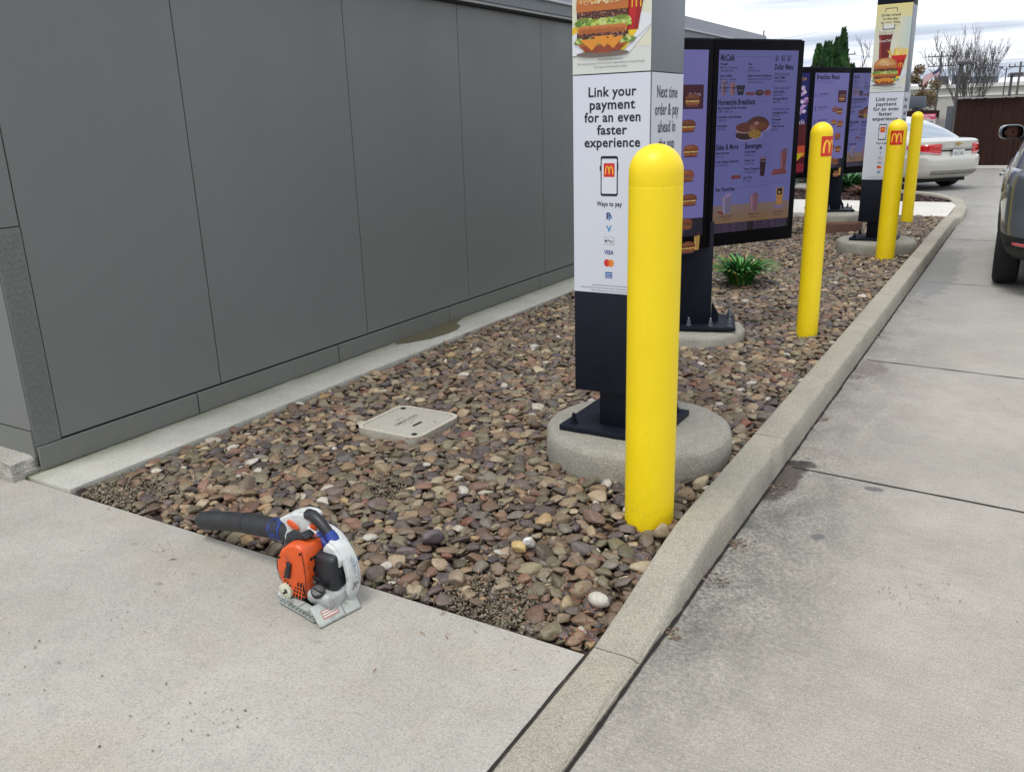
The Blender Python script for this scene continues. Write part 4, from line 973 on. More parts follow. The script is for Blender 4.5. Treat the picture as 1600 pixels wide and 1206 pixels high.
g=G(); g.add([onplate(.0,.60,.0009),onplate(1,.60,.0009),onplate(1,.612,.0009),onplate(0,.612,.0009)],[(0,1,2,3)]); link('plate_seam',g,M['dark'],fp)
# fan housing on the far side
g=G(); cx,cz=-1.998,.140+Z0; N=40
g.lathe([(.02,1.978),(.100,1.978),(.111,1.986),(.114,2.000),(.111,2.018),(.100,2.030),(.02,2.035)],(cx,0,cz),N,axis='Y'); link('fan_housing',g,M['white_pl'],bw,smooth=True,auto=40)
# C shaped white frame that follows the housing and carries the handle
def sweepXZ(path,w,y0,y1,name,mat,par,bev=.005):
    g=G(); n=len(path); 
    for i,(x,z) in enumerate(path):
        t=Vector(path[min(i+1,n-1)])-Vector(path[max(i-1,0)]); t.normalize(); q=Vector((-t.y,t.x))*(w[i] if isinstance(w,list) else w)/2
        g.v+=[(x-q.x,y0,z-q.y),(x+q.x,y0,z+q.y),(x+q.x,y1,z+q.y),(x-q.x,y1,z-q.y)]
    for i in range(n-1):
        for k in range(4): g.f.append((4*i+k,4*i+(k+1)%4,4*i+4+(k+1)%4,4*i+4+k))
    g.f+=[(0,1,2,3),(4*n-4,4*n-3,4*n-2,4*n-1)]; g.mi=[0]*len(g.f)
    return link(name,g,mat,par,bevel=bev,seg=3,auto=50)
path=[(-1.910,.248),(-1.892,.242),(-1.871,.226),(-1.855,.203),(-1.844,.177),(-1.838,.148),(-1.836,.118),(-1.842,.086),(-1.857,.057),(-1.872,.034)]
def xo_(z):
    pp=sorted([(b_,a_) for a_,b_ in path])
    for (z0_,x0_),(z1_,x1_) in zip(pp,pp[1:]):
        if z0_<=z<=z1_: return x0_+(x1_-x0_)*(z-z0_)/(z1_-z0_)
    return pp[-1][1]
fr=sweepXZ([(x,z) for x,z in path],[.022,.022,.022,.022,.022,.022,.022,.023,.027,.034],1.925,1.982,'handle_frame',M['white_pl'],bw)
g=G()
g.v=[];g.f=[];g.mi=[]
zs_=[.055+.0135*k for k in range(13)]
for z_ in zs_: g.v+=[(xo_(z_)+.0118,1.9695,z_),(xo_(z_)+.0118,1.9708,z_)]
g.f=[(2*k,2*k+1,2*k+3,2*k+2) for k in range(len(zs_)-1)]; g.mi=[0]*len(g.f); link('frame_seam',g,M['dark'],fr)
# yoke plate that joins the frame to the engine
g=G(); g.prism([(-1.935,.186),(-1.926,.230),(-1.908,.250),(-1.876,.236),(-1.850,.198),(-1.860,.170),(-1.888,.158)],'Y',1.914,1.975); yk=link('yoke',g,M['white_pl'],bw,bevel=.005,seg=3)
g=G(); g.lathe([(.0055,1.9105),(.0055,1.913)],(-1.898,0,.200),12,axis='Y'); link('screw_hole',g,M['dark'],yk)
# hub with orange choke lever above the tube joint
g=G(); hub=[(-2.170,.266),(-2.140,.284),(-2.106,.300),(-2.070,.312),(-2.035,.315),(-2.010,.305),(-2.014,.28),(-2.018,.25),(-2.030,.225),(-2.062,.196),(-2.105,.180),(-2.145,.178),(-2.150,.205),(-2.134,.235),(-2.140,.250)]
g.prism(hub,'Y',1.952,2.02); hb=link('shroud_hub',g,M['white_pl'],bw,bevel=.017,seg=4,auto=60)
g=G(); g.v=[]; 
m4=Matrix.Translation((-2.093,1.950,.262))@Matrix.Rotation(.42,4,'Y')
N=24; g.lathe([(.001,-.004),(.8,-.004),(1.,0),(.9,.006),(.001,.008)],(0,0,0),N,axis='Y'); g.v=[tuple(m4@Vector((x*.030,-y,z*.0125))) for x,y,z in g.v]; link('stop_lever',g,M['orange'],hb,smooth=True)
# handle
hp=[(-2.045,1.975,.296),(-2.030,1.970,.308),(-2.008,1.965,.311),(-1.980,1.960,.303),(-1.952,1.956,.286),(-1.926,1.953,.264),(-1.904,1.952,.240)]
g=G(); g.tube(hp,[.019,.021,.0205,.019,.0185,.0185,.019],18); hd=link('handle_grip',g,M['black_pl'],bw,smooth=True)
g=G(); g.tube([(-1.930,1.9535,.2675),(-1.918,1.953,.256),(-1.905,1.952,.241)],[.0205,.0215,.0215],18); link('blue_band',g,M['blue'],hd,smooth=True)
g=G(); g.tube([(-2.025,1.960,.266),(-2.000,1.958,.250),(-1.960,1.954,.228),(-1.920,1.95,.205)],[.013,.016,.017,.018],14); ar=link('lower_arm',g,M['white_pl'],bw,smooth=True)
g=G(); g.tube([(-1.990,1.957,.245),(-1.965,1.9545,.231),(-1.940,1.952,.2165)],[.0172,.0182,.0184],14); link('blue_paint',g,M['blue'],ar,smooth=True)
g=G(); g.prism([(-2.018,.280),(-1.998,.286),(-1.983,.276),(-1.993,.264),(-2.012,.260)],'Y',1.950,1.968); link('throttle_trigger',g,M['orange'],hd,bevel=.003)
# orange engine shroud
side=[(-1.968,.052),(-2.015,.050),(-2.050,.074),(-2.076,.108),(-2.086,.146),(-2.080,.186),(-2.058,.222),(-2.022,.252),(-1.985,.262),(-1.955,.250),(-1.944,.215),(-1.942,.160),(-1.948,.095)]
g=G(); g.prism(side,'Y',1.842,1.945); sh=link('engine_shroud',g,M['orange'],bw,bevel=.014,seg=5,auto=60)
g=G()
pl_=[Vector(q) for q in side[2:7]]; acc=[]
for a_,b_ in zip(pl_,pl_[1:]): acc+= [(a_.lerp(b_,k/5),(b_-a_).normalized()) for k in range(5)]
for q_,d_ in acc:
    nn_=Vector((-d_.y,d_.x)); nn_=nn_ if nn_.x>0 else -nn_; c_=q_+nn_*.0045
    g.obox((c_.x,1.8575,c_.y),(.0125,.022,.0042),ry=-math.atan2(nn_.y,nn_.x))
link('cooling_slots',g,M['dark'],sh)
g=G(); g.prism([(-2.012,.060),(-1.962,.058),(-1.957,.085),(-1.962,.122),(-1.985,.118),(-2.000,.100),(-2.010,.082)],'Y',1.8405,1.8425); gr=link('grille_opening',g,M['dark'],sh)
g=G()
for k in range(3): g.obox((-1.984,1.8402,.074+.0145*k),(.052-.006*k,.0022,.0036),ry=.10)
for k in range(3): g.obox((-1.996+.0135*k,1.8400,.090),(.0034,.0024,.064),ry=.25)
link('grille_ribs',g,M['orange'],gr)
g=G(); g.obox((-2.024,1.838,.158),(.022,.010,.064),ry=.28); lv=link('slide_control',g,M['black_pl'],sh,bevel=.004)
g=G(); g.obox((-2.031,1.8325,.176),(.014,.004,.018),ry=.28); link('control_tip',g,M['orange'],lv,bevel=.002)
g=G()
for p_ in((-2.046,.112),(-2.036,.105),(-2.026,.096),(-2.050,.124)): g.lathe([(.0040,1.8405),(.0040,1.843)],(p_[0],0,p_[1]),10,axis='Y')
link('vent_holes',g,M['dark'],sh)
g=G(); g.lathe([(.030,1.834),(.0300,1.842),(.026,1.8325)][::1],(-2.050,0,.076),28,axis='Y') if False else g.lathe([(.001,1.8312),(.025,1.8315),(.0285,1.834),(.0285,1.846)],(-2.046,0,.072),28,axis='Y'); bd=link('starter_badge',g,M['badge'],sh,smooth=True)
g=G(); g.obox((-2.043,1.831,.070),(.026,.001,.007),ry=-.5); g.obox((-2.040,1.831,.080),(.012,.001,.006),ry=-.3); link('badge_mark',g,M['dark'],bd)
# rear facing details of the shroud
g=G()
for y,z,r in((1.872,.205,.0062),(1.886,.205,.0062),(1.886,.162,.0125)):
    g=G(); g.lathe([(r,-1.952),(r,-1.9405)],(0,y,z),14,axis='X'); link('carburettor_hole',g,M['dark'],sh)
g=G(); g.lathe([(.0065,-1.945),(.0065,-1.935)],(0,1.876,.116),12,axis='X'); link('screw',g,M['bolt'],sh)
g=G(); g.prism([(-2.075,.206),(-2.060,.270),(-2.030,.262),(-1.985,.286),(-1.960,.272),(-2.010,.235)],'Y',1.880,1.925); link('choke_cover',g,M['black_pl'],bw,bevel=.006)
# air filter cover
g=G(); g.prism([(1.888,.207),(1.922,.221),(1.968,.210),(1.994,.188),(1.998,.108),(1.980,.090),(1.900,.084),(1.876,.108)],'X',-1.955,-1.862); af=link('air_filter_cover',g,M['black_pl'],bw,bevel=.016,seg=5,auto=60)
g=G(); g.lathe([(.026,-1.8645),(.026,-1.860),(.022,-1.8585),(.020,-1.8605),(.001,-1.8605)],(0,1.944,.152),24,axis='X'); link('filter_knob',g,M['black_pl'],af,smooth=True,auto=30)
# fuel tank with black cap
g=G(); g.prism([(1.842,.100),(1.905,.090),(1.972,.104),(1.985,.070),(1.968,.038),(1.910,.028),(1.860,.036),(1.838,.065)],'X',-1.955,-1.850); tk=link('fuel_tank',g,M['tank'],bw,bevel=.015,seg=5,auto=60)
g=G(); c0=(-1.905,1.852,.096); dv=(.30,-.45,.84); g.lathe([(.023,0),(.024,.018),(.021,.022),(.001,.022)],c0,22,dirv=dv); g.lathe([(.002,.022),(.002,.030)],c0,4,dirv=dv)
q=Vector((0,0,1)).rotation_difference(Vector(dv)); g2=G(); g2.box(-.018,.018,-.003,.003,.021,.031); g2.v=[tuple(q@Vector(v)+Vector(c0)) for v in g2.v]; g.add(g2.v,g2.f); link('fuel_cap',g,M['black_pl'],tk,bevel=.0015)
g=G(); g.box(-1.8515,-1.8492,1.925,1.965,.048,.090); lb=link('label_sticker',g,M['wwhite'],tk)
pr=Print(); random.seed(9)
for k in range(46): pr.rect(*(lambda x,z,w:(x,z,x+w,z+.003))(random.uniform(-.019,.012),random.uniform(-.020,.017),random.uniform(.002,.008)),rc(random.choice([(60,56,60),(140,80,80),(90,86,84)]),12),1)
pr.build('sticker_marks',M['sticker'],lb,(-1.8488,1.945,.069),PI/2)
# writing on the frame
def xo(z):
    pp=sorted([(b_,a_) for a_,b_ in path]); 
    for (z0_,x0_),(z1_,x1_) in zip(pp,pp[1:]):
        if z0_<=z<=z1_: return x0_+(x1_-x0_)*(z-z0_)/(z1_-z0_)
    return pp[0][1]
rim=lambda zc: (lambda u,d,v:(xo(zc+v)+.0122-d,1.953+u,zc+v))
pr=Print()
for k,ch in enumerate('OHF'): pr.text(ch,0,.016-.020*k,.021,(50,116,150),1,bold=-.01,rot=-.3)
pr.build('hand_writing',M['sticker'],fr,None,cur=rim(.165))
pr=Print()
for k in range(44): pr.rect(*(lambda x,z,w:(x,z,x+w,z+.0024))(random.uniform(-.017,.006),random.uniform(-.026,.024),random.uniform(.003,.010)),random.choice([(60,84,150),(206,180,70),(90,90,96),(60,60,66)]),1)
pr.build('care_label',M['sticker'],fr,None,cur=rim(.085))
g=G()
for z in (.222,): g.add([(xo(z)+.0155-.012,1.9235,z+.012),(xo(z)+.0155,1.9235,z),(xo(z)+.0155,1.9835,z),(xo(z)+.0155-.012,1.9835,z+.012)],[(0,1,2,3)]) if False else None
g=G(); g.box(-1.852,-1.834,1.9825,1.9845,.135,.185); link('blue_sticker',g,M['blue'],fr)
g=G(); g.tube([(-1.935,1.925,.268),(-1.955,1.915,.262),(-1.975,1.905,.262),(-2.00,1.902,.258)],.0035,8); link('throttle_cable',g,M['black_pl'],bw,smooth=True)
g=G(); g.tube([(-1.900,1.888,.118),(-1.915,1.872,.135),(-1.935,1.868,.140),(-1.950,1.872,.135)],.0032,8); link('fuel_line',g,M['dark'],bw,smooth=True)
g=G()
for k in range(2): g.prism([(-2.078,.150+.0*k),(-2.060,.205),(-2.020,.238),(-2.017,.235),(-2.056,.203),(-2.074,.150)],'Y',1.8408,1.8425)
g=G(); g.tube([(-1.953,1.8405,.245),(-1.9485,1.8405,.200),(-1.9465,1.8405,.150),(-1.951,1.8405,.090)],.0012,6); link('mould_seam',g,M['dark'],sh)
for x_,z_ in((-1.962,.232),(-1.966,.072),(-2.062,.196)):
    g=G(); g.lathe([(.0042,1.8395),(.0042,1.843)],(x_,0,z_),10,axis='Y'); link('shroud_screw',g,M['dark'],sh)
# black underside and muffler
rbox((-1.965,1.915,.055),(.10,.12,.05),.008,'engine_block',M['dark'],bw)
# tube
g=G(); c=[(-2.120,2.004,.199),(-2.15,2.006,.196),(-2.175,2.007,.193),(-2.188,2.008,.191)]; g.tube(c,[.050,.047,.044,.043],26); link('tube_collar',g,M['black_pl'],bw,smooth=True)
ax=[Vector((-2.16,2.007,.195)),Vector((-2.30,2.018,.177)),Vector((-2.42,2.030,.160)),Vector((-2.425,2.030,.159)),Vector((-2.56,2.042,.132)),Vector((-2.66,2.052,.108)),Vector((-2.715,2.058,.094)),Vector((-2.732,2.060,.090))]
g=G(); g.tube(ax,[.040,.040,.0405,.0385,.0385,.0385,.037,.030],28); tb=link('blower_tube',g,M['tube'],bw,smooth=True,auto=60)
g=G(); g.tube([(-2.192,2.0087,.1908),(-2.200,2.0094,.1897)],[.0425,.0425],26); link('blue_ring',g,M['blue'],tb,smooth=True)
g=G(); g.tube([(-2.208,2.0102,.1890),(-2.235,2.0125,.1855),(-2.262,2.015,.1820)],[.0402,.0406,.0402],26); link('blue_paint',g,M['patchy'],tb,smooth=True)
g=G(); g.tube([(-2.418,2.030,.1605),(-2.427,2.0305,.1590)],[.0415,.0415],26); link('joint_ring',g,M['black_pl'],tb,smooth=True)
bw.location=(bw.location[0]+.008,bw.location[1]-.012,bw.location[2])
# ================================================================== CARS
class Car:
    def __init__(s,levels,n=5.0,N=96):
        s.L=levels; s.n=n; s.N=N
    def at(s,z):
        L=s.L
        if z<=L[0][0]: return L[0]
        for a,b in zip(L,L[1:]):
            if z<=b[0]:
                f=(z-a[0])/(b[0]-a[0]); return tuple(p+(q-p)*f for p,q in zip(a,b))
        return L[-1]
    def pt(s,t,z,off=0):
        _,xr,xf,b=s.at(z); xc=(xr+xf)/2; a=(xf-xr)/2+off; b=b+off; c=math.cos(t); q=math.sin(t); e=2/s.n
        return Vector((xc+a*math.copysign(abs(c)**e,c),b*math.copysign(abs(q)**e,q),z))
    def solid(s,dz=lambda x:0,cap=.02,zs=None):
        g=G(); N=s.N
        zs=zs or [l[0] for l in s.L]
        fine=[]
        for a,b in zip(zs,zs[1:]):
            m=max(1,int((b-a)/.04))
            for k in range(m): fine.append(a+(b-a)*k/m)
        fine.append(zs[-1])
        ts=[2*PI*(k+.5)/N for k in range(N)]
        # spread the samples evenly along the outline
        for z in fine:
            for t in ts:
                tt=t; p=s.pt(tt,z); g.v.append((p.x,p.y,p.z+dz(p.x)))
        for j in range(len(fine)-1):
            for k in range(N): g.f.append((j*N+k,j*N+(k+1)%N,(j+1)*N+(k+1)%N,(j+1)*N+k))
        # domed cap
        top=len(fine)-1; base=top*N; prev=base; _,xr,xf,b=s.at(fine[-1]); xc=(xr+xf)/2
        for j in range(1,6):
            f=1-j/6; h=cap*(1-f*f); st=len(g.v)
            for k in range(N):
                x,y,z=g.v[base+k]; g.v.append((xc+(x-xc)*f,y*f,z+h))
            for k in range(N): g.f.append((prev+k,prev+(k+1)%N,st+(k+1)%N,st+k))
            prev=st
        g.f.append(tuple(prev+k for k in range(N))); g.f.append(tuple(range(N))[::-1]); g.mi=[0]*len(g.f); return g
    def patch(s,t0,t1,z0,z1,off=.006,nt=14,nz=6,zf=None,dz=lambda x:0):
        g=G()
        for j in range(nz+1):
            for i in range(nt+1):
                u=i/nt; v=j/nz; a,b=(z0,z1) if zf is None else zf(u); z=a+(b-a)*v
                edge=min(u,1-u,v,1-v); p=s.pt(t0+(t1-t0)*u,z,off*(1 if edge>.01 else -.4)); g.v.append((p.x,p.y,p.z+dz(p.x)))
        g.f=[(j*(nt+1)+i,j*(nt+1)+i+1,(j+1)*(nt+1)+i+1,(j+1)*(nt+1)+i) for j in range(nz) for i in range(nt)]; g.mi=[0]*len(g.f); return g
def place(g,mat4): g.v=[tuple(mat4@Vector(v)) for v in g.v]; return g
def arch_cut(o,centres,r,mat4,y0,y1):
    for (x,y,z) in centres:
        g=G(); g.lathe([(r,-.35),(r,.35)],(x,y,z),32,axis='Y'); place(g,mat4)
        c=link('cut',g,M['dark'],None); 
        md=o.modifiers.new('b','BOOLEAN'); md.operation='DIFFERENCE'; md.object=c; md.solver='EXACT'
        c.location=Vector(c.location)-Vector(o['_o']) if False else c.location
    dg=bpy.context.evaluated_depsgraph_get(); dg.update(); me=bpy.data.meshes.new_from_object(o.evaluated_get(dg)); 
    cs=[m.object for m in o.modifiers]; o.modifiers.clear(); o.data=me
    for c in cs: bpy.data.objects.remove(c)
def wheel(t,c,r,w,side,mat4,car):
    g=G(); x,y,z=c
    g.lathe([(r*.62,-w/2),(r*.9,-w/2),(r*.97,-w/2+.012),(r,-w/2+.035),(r,w/2-.035),(r*.97,w/2-.012),(r*.9,w/2),(r*.62,w/2)],c,40,axis='Y',cap=False); place(g,mat4); wh=link('wheel',g,M['tyre'],t,smooth=True,auto=30)
    g=G(); s_=1 if side>0 else -1
    g.lathe([(r*.64,s_*(w/2-.01)),(r*.60,s_*(w/2-.02)),(r*.58,s_*(w/2-.07)),(.01,s_*(w/2-.07))],c,36,axis='Y',cap=False)
    for k in range(5):
        a=2*PI*k/5; m=Matrix.Translation(Vector(c)+Vector((0,s_*(w/2-.03),0)))@Matrix.Rotation(a,4,'Y'); g.box(.02,r*.60,-.012,.012,-.035,.035,m)
    g.lathe([(.06,s_*(w/2-.015)),(.001,s_*(w/2-.012))],c,16,axis='Y',cap=False); place(g,mat4); link('rim',g,M['rim'],wh)
def base_car(name,label,cat,pos,heading,lower,upper,paint,spec):
    t=thing(name,label,cat,pos,None)
    m4=Matrix.Translation(pos)@Matrix.Rotation(heading,4,'Z')
    lc=Car(lower,spec['n']); g=lc.solid(cap=.03); place(g,m4)
    t['_o']=(0,0,0); 
    body=link('body',g,paint,None,smooth=True,auto=38)
    arch_cut(body,[(spec['xr'],.82,spec['r']),(spec['xr'],-.82,spec['r']),(spec['xf'],.82,spec['r']),(spec['xf'],-.82,spec['r'])],spec['r']+.055,m4,0,0)
    body.parent=t; t['_o']=tuple(pos); body.data.transform(Matrix.Translation(-Vector(pos))); body['_o']=tuple(pos); body.location=(0,0,0)
    body.data.polygons.foreach_set('use_smooth',[True]*len(body.data.polygons)); body.data.set_sharp_from_angle(angle=math.radians(38))
    g=G(); g.box(spec['xr']-.6,spec['xf']+.6,-.62,.62,.16,.50); place(g,m4); link('underbody',g,M['dark'],t)
    for x in(spec['xr'],spec['xf']):
        for sd in(1,-1): wheel(t,(x,sd*.775,spec['r']),spec['r'],.215,sd,m4,t)
    return t,lc,m4,body
# ---- beige sedan
low=[(.24,-2.06,2.1,.80),(.28,-2.16,2.2,.86),(.36,-2.235,2.26,.885),(.50,-2.27,2.3,.895),(.62,-2.272,2.28,.90),(.665,-2.255,2.26,.905),(.685,-2.205,2.24,.905),(.78,-2.19,2.16,.90),(.90,-2.20,2.0,.885),(.955,-2.205,1.85,.86),(.985,-2.165,1.72,.82),(1.0,-2.08,1.6,.77)]
hd=math.radians(90+52)
spos=Vector((-1.58,20.75,0)); a_=hd
# the right rear wheel stands at spos: centre of the car follows from it
fwd=Vector((math.cos(a_),math.sin(a_),0)); left=Vector((-fwd.y,fwd.x,0)); ctr=spos+left*.775+fwd*1.30
t,lc,m4,body=base_car('sedan_car','champagne beige sedan with red tail lamps turning away beyond the end of the kerb','car',ctr,a_,low,None,M['beige_car'],dict(n=5.0,xr=-1.30,xf=1.40,r=.325))
up=Car([(.97,-1.88,1.30,.79),(1.05,-1.72,1.12,.765),(1.15,-1.50,.90,.73),(1.25,-1.22,.62,.685),(1.33,-.96,.38,.64),(1.385,-.72,.16,.595),(1.42,-.52,.02,.54),(1.435,-.40,-.08,.47)],4.2)
g=up.solid(cap=.018); place(g,m4); cab=link('cabin',g,M['beige_car'],t,smooth=True,auto=60)
for nm,t0,t1,zz in (('rear_window',PI-.50,PI+.50,(1.01,1.375)),('windscreen',-.42,.42,(1.02,1.37))):
    g=up.patch(t0,t1,*zz,off=.004,nt=20,nz=10); place(g,m4); link(nm,g,M['glass'],cab,smooth=True)
for sg in(1,-1):
    for t0,t1,nm in ((.40,1.38,'side_window'),(1.44,2.36,'side_window')):
        g=up.patch(sg*t0,sg*t1,1.03,1.35,off=.004,nt=20,nz=8); place(g,m4); link(nm,g,M['dglass'],cab,smooth=True)
def ty(y,b=.9,n=5.0): return math.asin(min(1,(abs(y)/b)**(n/2)))
for sg in(1,-1):
    tA=PI-sg*ty(.38); tB=PI-sg*1.02
    g=lc.patch(tA,tB,.74,.90,off=.014,nt=26,nz=6,zf=lambda u:(.69+.13*u**1.5,.925-.03*u)); place(g,m4); lp=link('tail_lamp',g,M['lamp'],t,smooth=True)
    g=lc.patch(tA,PI-sg*.86,.70,.75,off=.019,nt=22,nz=2,zf=lambda u:(.700+.07*u**1.5,.752+.055*u)); place(g,m4); link('clear_lens',g,M['lampw'],lp,smooth=True)
    g=G(); g.obox((.55,sg*.99,1.02),(.14,.20,.12)); place(g,m4); link('wing_mirror',g,M['beige_car'],t,bevel=.03)
g=lc.patch(PI-ty(.44),PI+ty(.44),.80,.845,off=.026,nt=20,nz=3); place(g,m4); link('chrome_bar',g,M['chrome'],t,smooth=True)
g=lc.patch(PI-ty(.43),PI+ty(.43),.757,.797,off=.006,nt=20,nz=2); place(g,m4); link('bar_shadow_recess',g,M['dark'],t,smooth=True)
g=lc.patch(PI-ty(.60),PI+ty(.60),.668,.682,off=.004,nt=20,nz=1); place(g,m4); link('trunk_gap',g,M['dark'],t)
g=lc.patch(PI-ty(.62),PI+ty(.62),.30,.42,off=.004,nt=20,nz=2); place(g,m4); link('bumper_lower_trim',g,simple('bumper_grey',(128,126,116),.6),t,smooth=True)
Rm=m4@Matrix.Translation((-2.232,0,.735))@Matrix.Rotation(-PI/2,4,'Z')
p=Print(); p.rrect(-.155,-.075,.155,.065,.01,(196,200,196),1); p.text('D8 CXB',0,-.042,.085,(70,80,84),2,width=.235,bold=.01); p.text('NEW YORK',0,.040,.018,(60,80,120),2,bold=.0)
p.build('number_plate',M['plate'],t,None,cur=lambda x,y,z:Rm@Vector((x,y-.004,z)))
Re=m4@Matrix.Translation((-2.222,0,.905))@Matrix.Rotation(-PI/2,4,'Z')
g=G(); g.prism([(-.075,-.012),(-.022,-.014),(-.018,-.032),(.014,-.032),(.018,-.014),(.066,-.014),(.075,.012),(.022,.014),(.018,.032),(-.014,.032),(-.018,.014),(-.066,.014)],'Y',-.012,.004); place(g,Re); link('emblem',g,M['gold'],t)
g=G(); g.box(-.46,-.34,-.006,.004,-.008,.004); place(g,Re); link('model_badge',g,M['chrome'],t)
# ---- slate crossover at the right edge
lowx=[(.30,-2.02,2.1,.84),(.36,-2.16,2.2,.88),(.46,-2.235,2.28,.905),(.58,-2.25,2.3,.912),(.66,-2.235,2.3,.912),(.70,-2.215,2.28,.915),(.85,-2.20,2.2,.918),(.95,-2.195,2.1,.912),(1.03,-2.185,1.95,.895),(1.07,-2.15,1.8,.86)]
hx=PI/2; cpos=Vector((.670,10.60,0))
t,lx,m4,body=base_car('crossover_car','dark slate grey crossover car in the lane at the right edge of the photo','car',cpos,hx,lowx,None,M['dark_car'],dict(n=5.0,xr=-1.33,xf=1.35,r=.36))
body.data.materials.append(M['cladding'])
zs=[v.co.z for v in body.data.vertices]
for pl in body.data.polygons:
    if pl.center.z<.545 : pl.material_index=1
ux=Car([(1.045,-2.13,1.05,.865),(1.15,-2.08,.95,.835),(1.30,-2.00,.72,.78),(1.45,-1.88,.50,.72),(1.55,-1.72,.30,.665),(1.60,-1.50,.15,.60)],4.4)
g=ux.solid(cap=.025)
N=ux.N
def cabin_open(g,wins):
    keep=[]
    for f in g.f:
        c=sum((Vector(g.v[i]) for i in f),Vector())/len(f)
        if len(f)==4 and any(a<c.x<b and z0<c.z<z1 and (sd==0 or c.y*sd>0.3) for a,b,z0,z1,sd in wins): continue
        if len(f)>4 and c.z<1.06: continue
        keep.append(f)
    g.f=keep; g.mi=[0]*len(keep); return g
cabin_open(g,[(-.95,-.20,1.10,1.50,1),(-.10,.62,1.10,1.50,1)]); place(g,m4); cab=link('cabin',g,M['dark_car'],t,smooth=True,auto=60)
for nm,t0,t1,zz in (('rear_window',PI-.55,PI+.55,(1.14,1.52)),('windscreen',-.42,.42,(1.12,1.52))):
    g=ux.patch(t0,t1,*zz,off=.004,nt=20,nz=10); place(g,m4); link(nm,g,M['dglass'],cab,smooth=True)
g=ux.patch(-.5,-2.4,1.12,1.50,off=.004,nt=30,nz=8); place(g,m4); link('side_window',g,M['dglass'],cab,smooth=True)
for sg in(1,-1):
    tA=PI-sg*ty(.30,.912); tB=PI-sg*ty(.66,.912)
    g=lx.patch(tA,tB,.86,1.0,off=.014,nt=22,nz=5,zf=lambda u:(.88+.04*u,1.02)); place(g,m4); link('tail_lamp',g,M['lamp'],t,smooth=True)
    tA=PI-sg*ty(.76,.912); tB=PI-sg*ty(.60,.912)
    g=lx.patch(tA,tB,.43,.48,off=.012,nt=12,nz=3); place(g,m4); link('rear_reflector',g,M['lamp'],t,smooth=True)
    g=lx.patch(PI-sg*ty(.82,.912),PI-sg*ty(.56,.912),.41,.50,off=.006,nt=12,nz=3); place(g,m4); link('reflector_recess',g,M['dark'],t,smooth=True)
    g=lx.patch(PI-sg*ty(.4,.912),PI-sg*1.2,.86,.866,off=.002,nt=30,nz=1); place(g,m4); link('panel_gap',g,M['dark'],t)
# open window mirror: glass faces back to the driver
Mp=Vector((-.25,11.06,1.325)); 
nrm=Vector((.318,-.948,.02)).normalized(); q=Vector((0,-1,0)).rotation_difference(nrm).to_matrix().to_4x4(); mm=Matrix.Translation(Mp)@q
g=G(); N_=28
outl=[(.118*math.copysign(abs(math.cos(a))**.6,math.cos(a)),.076*math.copysign(abs(math.sin(a))**.75,math.sin(a))) for a in [2*PI*k/N_ for k in range(N_)]]
g.prism(outl,'Y',-.006,.07); place(g,mm); mi=link('wing_mirror',g,M['dark_car'],t,bevel=.012,seg=3)
g=G(); g.prism([(x*.90,z*.86) for x,z in outl],'Y',-.0085,-.007); place(g,mm); link('mirror_glass',g,M['mirror'],mi)
g=G(); g.tube([Mp+Vector((.09,.03,-.05)),Mp+Vector((.16,.05,-.13))],[.035,.03],10); link('mirror_arm',g,M['cladding'],mi,smooth=True)
g=G(); g.tube([(.3,.925,.93),(.12,.94,.935)],.013,8); g.tube([(-.6,.925,.95),(-.78,.94,.955)],.013,8); place(g,m4); link('door_handle',g,M['chrome'],t,smooth=True)
# ---- driver, seen in the mirror
dp=Vector((.30,10.28,1.02)); 
drv=thing('person','driver with short dark hair and dark shirt sitting in the slate grey car','person',dp)
def skin_chain(name,verts,edges,rad,mat,parent,sub=2,root=0):
    me=bpy.data.meshes.new(name); o0=Vector(parent['_o']); me.from_pydata([tuple(Vector(v)-o0) for v in verts],edges,[]); me.materials.append(mat)
    o=bpy.data.objects.new(name,me); C.objects.link(o); o.parent=parent; o['_o']=tuple(o0)
    md=o.modifiers.new('k','SKIN'); sv=me.skin_vertices[0].data
    for i,r in enumerate(rad): sv[i].radius=r if isinstance(r,tuple) else (r,r)
    sv[root].use_root=True; md.use_smooth_shade=True
    m2=o.modifiers.new('s','SUBSURF'); m2.levels=sub; m2.render_levels=sub; return o
D=lambda x,y,z:dp+Vector((x,y,z))
skin_chain('torso',[D(0,-.10,-.25),D(0,-.08,-.05),D(0,-.05,.10),D(-.19,-.04,.08),D(.19,-.04,.08),D(-.25,.08,-.12),D(.25,.08,-.12),D(-.20,.32,-.10),D(.20,.32,-.10)],[(0,1),(1,2),(2,3),(2,4),(3,5),(4,6),(5,7),(6,8)],[(.16,.12),(.17,.12),(.12,.10),.065,.065,.05,.05,.04,.04],M['shirt'],drv)
# head: face profile lathe-like surface
def head():
    v,f=ico(4); v=v.copy(); out=[]
    for x,y,z in v:
        w=.074*(1-.10*max(0,-z)); d=.096; h=.118
        X,Y,Z=x*w,y*d,z*h
        if z<-.1: X*=1-.30*(-z-.1); Y*=1-.12*(-z-.1)
        fr=max(0,y)
        # face looks towards +y: brow, nose, lips, chin
        nose=math.exp(-((x/.16)**2))*math.exp(-(((z+.14)/.18)**2)); Y+=fr*.026*nose
        Y+=fr*.009*math.exp(-((z-.16)/.09)**2); 
        for sx in(-1,1): Y-=fr*.010*math.exp(-(((x-sx*.36)/.15)**2))*math.exp(-(((z-.03)/.10)**2))
        Y+=fr*.010*math.exp(-((x/.26)**2))*math.exp(-(((z+.46)/.07)**2)); Y-=fr*.004*math.exp(-((x/.3)**2))*math.exp(-(((z+.50)/.02)**2)); Y+=fr*.012*math.exp(-((x/.3)**2))*math.exp(-(((z+.80)/.14)**2))
        out.append((X,Y,Z))
    return out,f
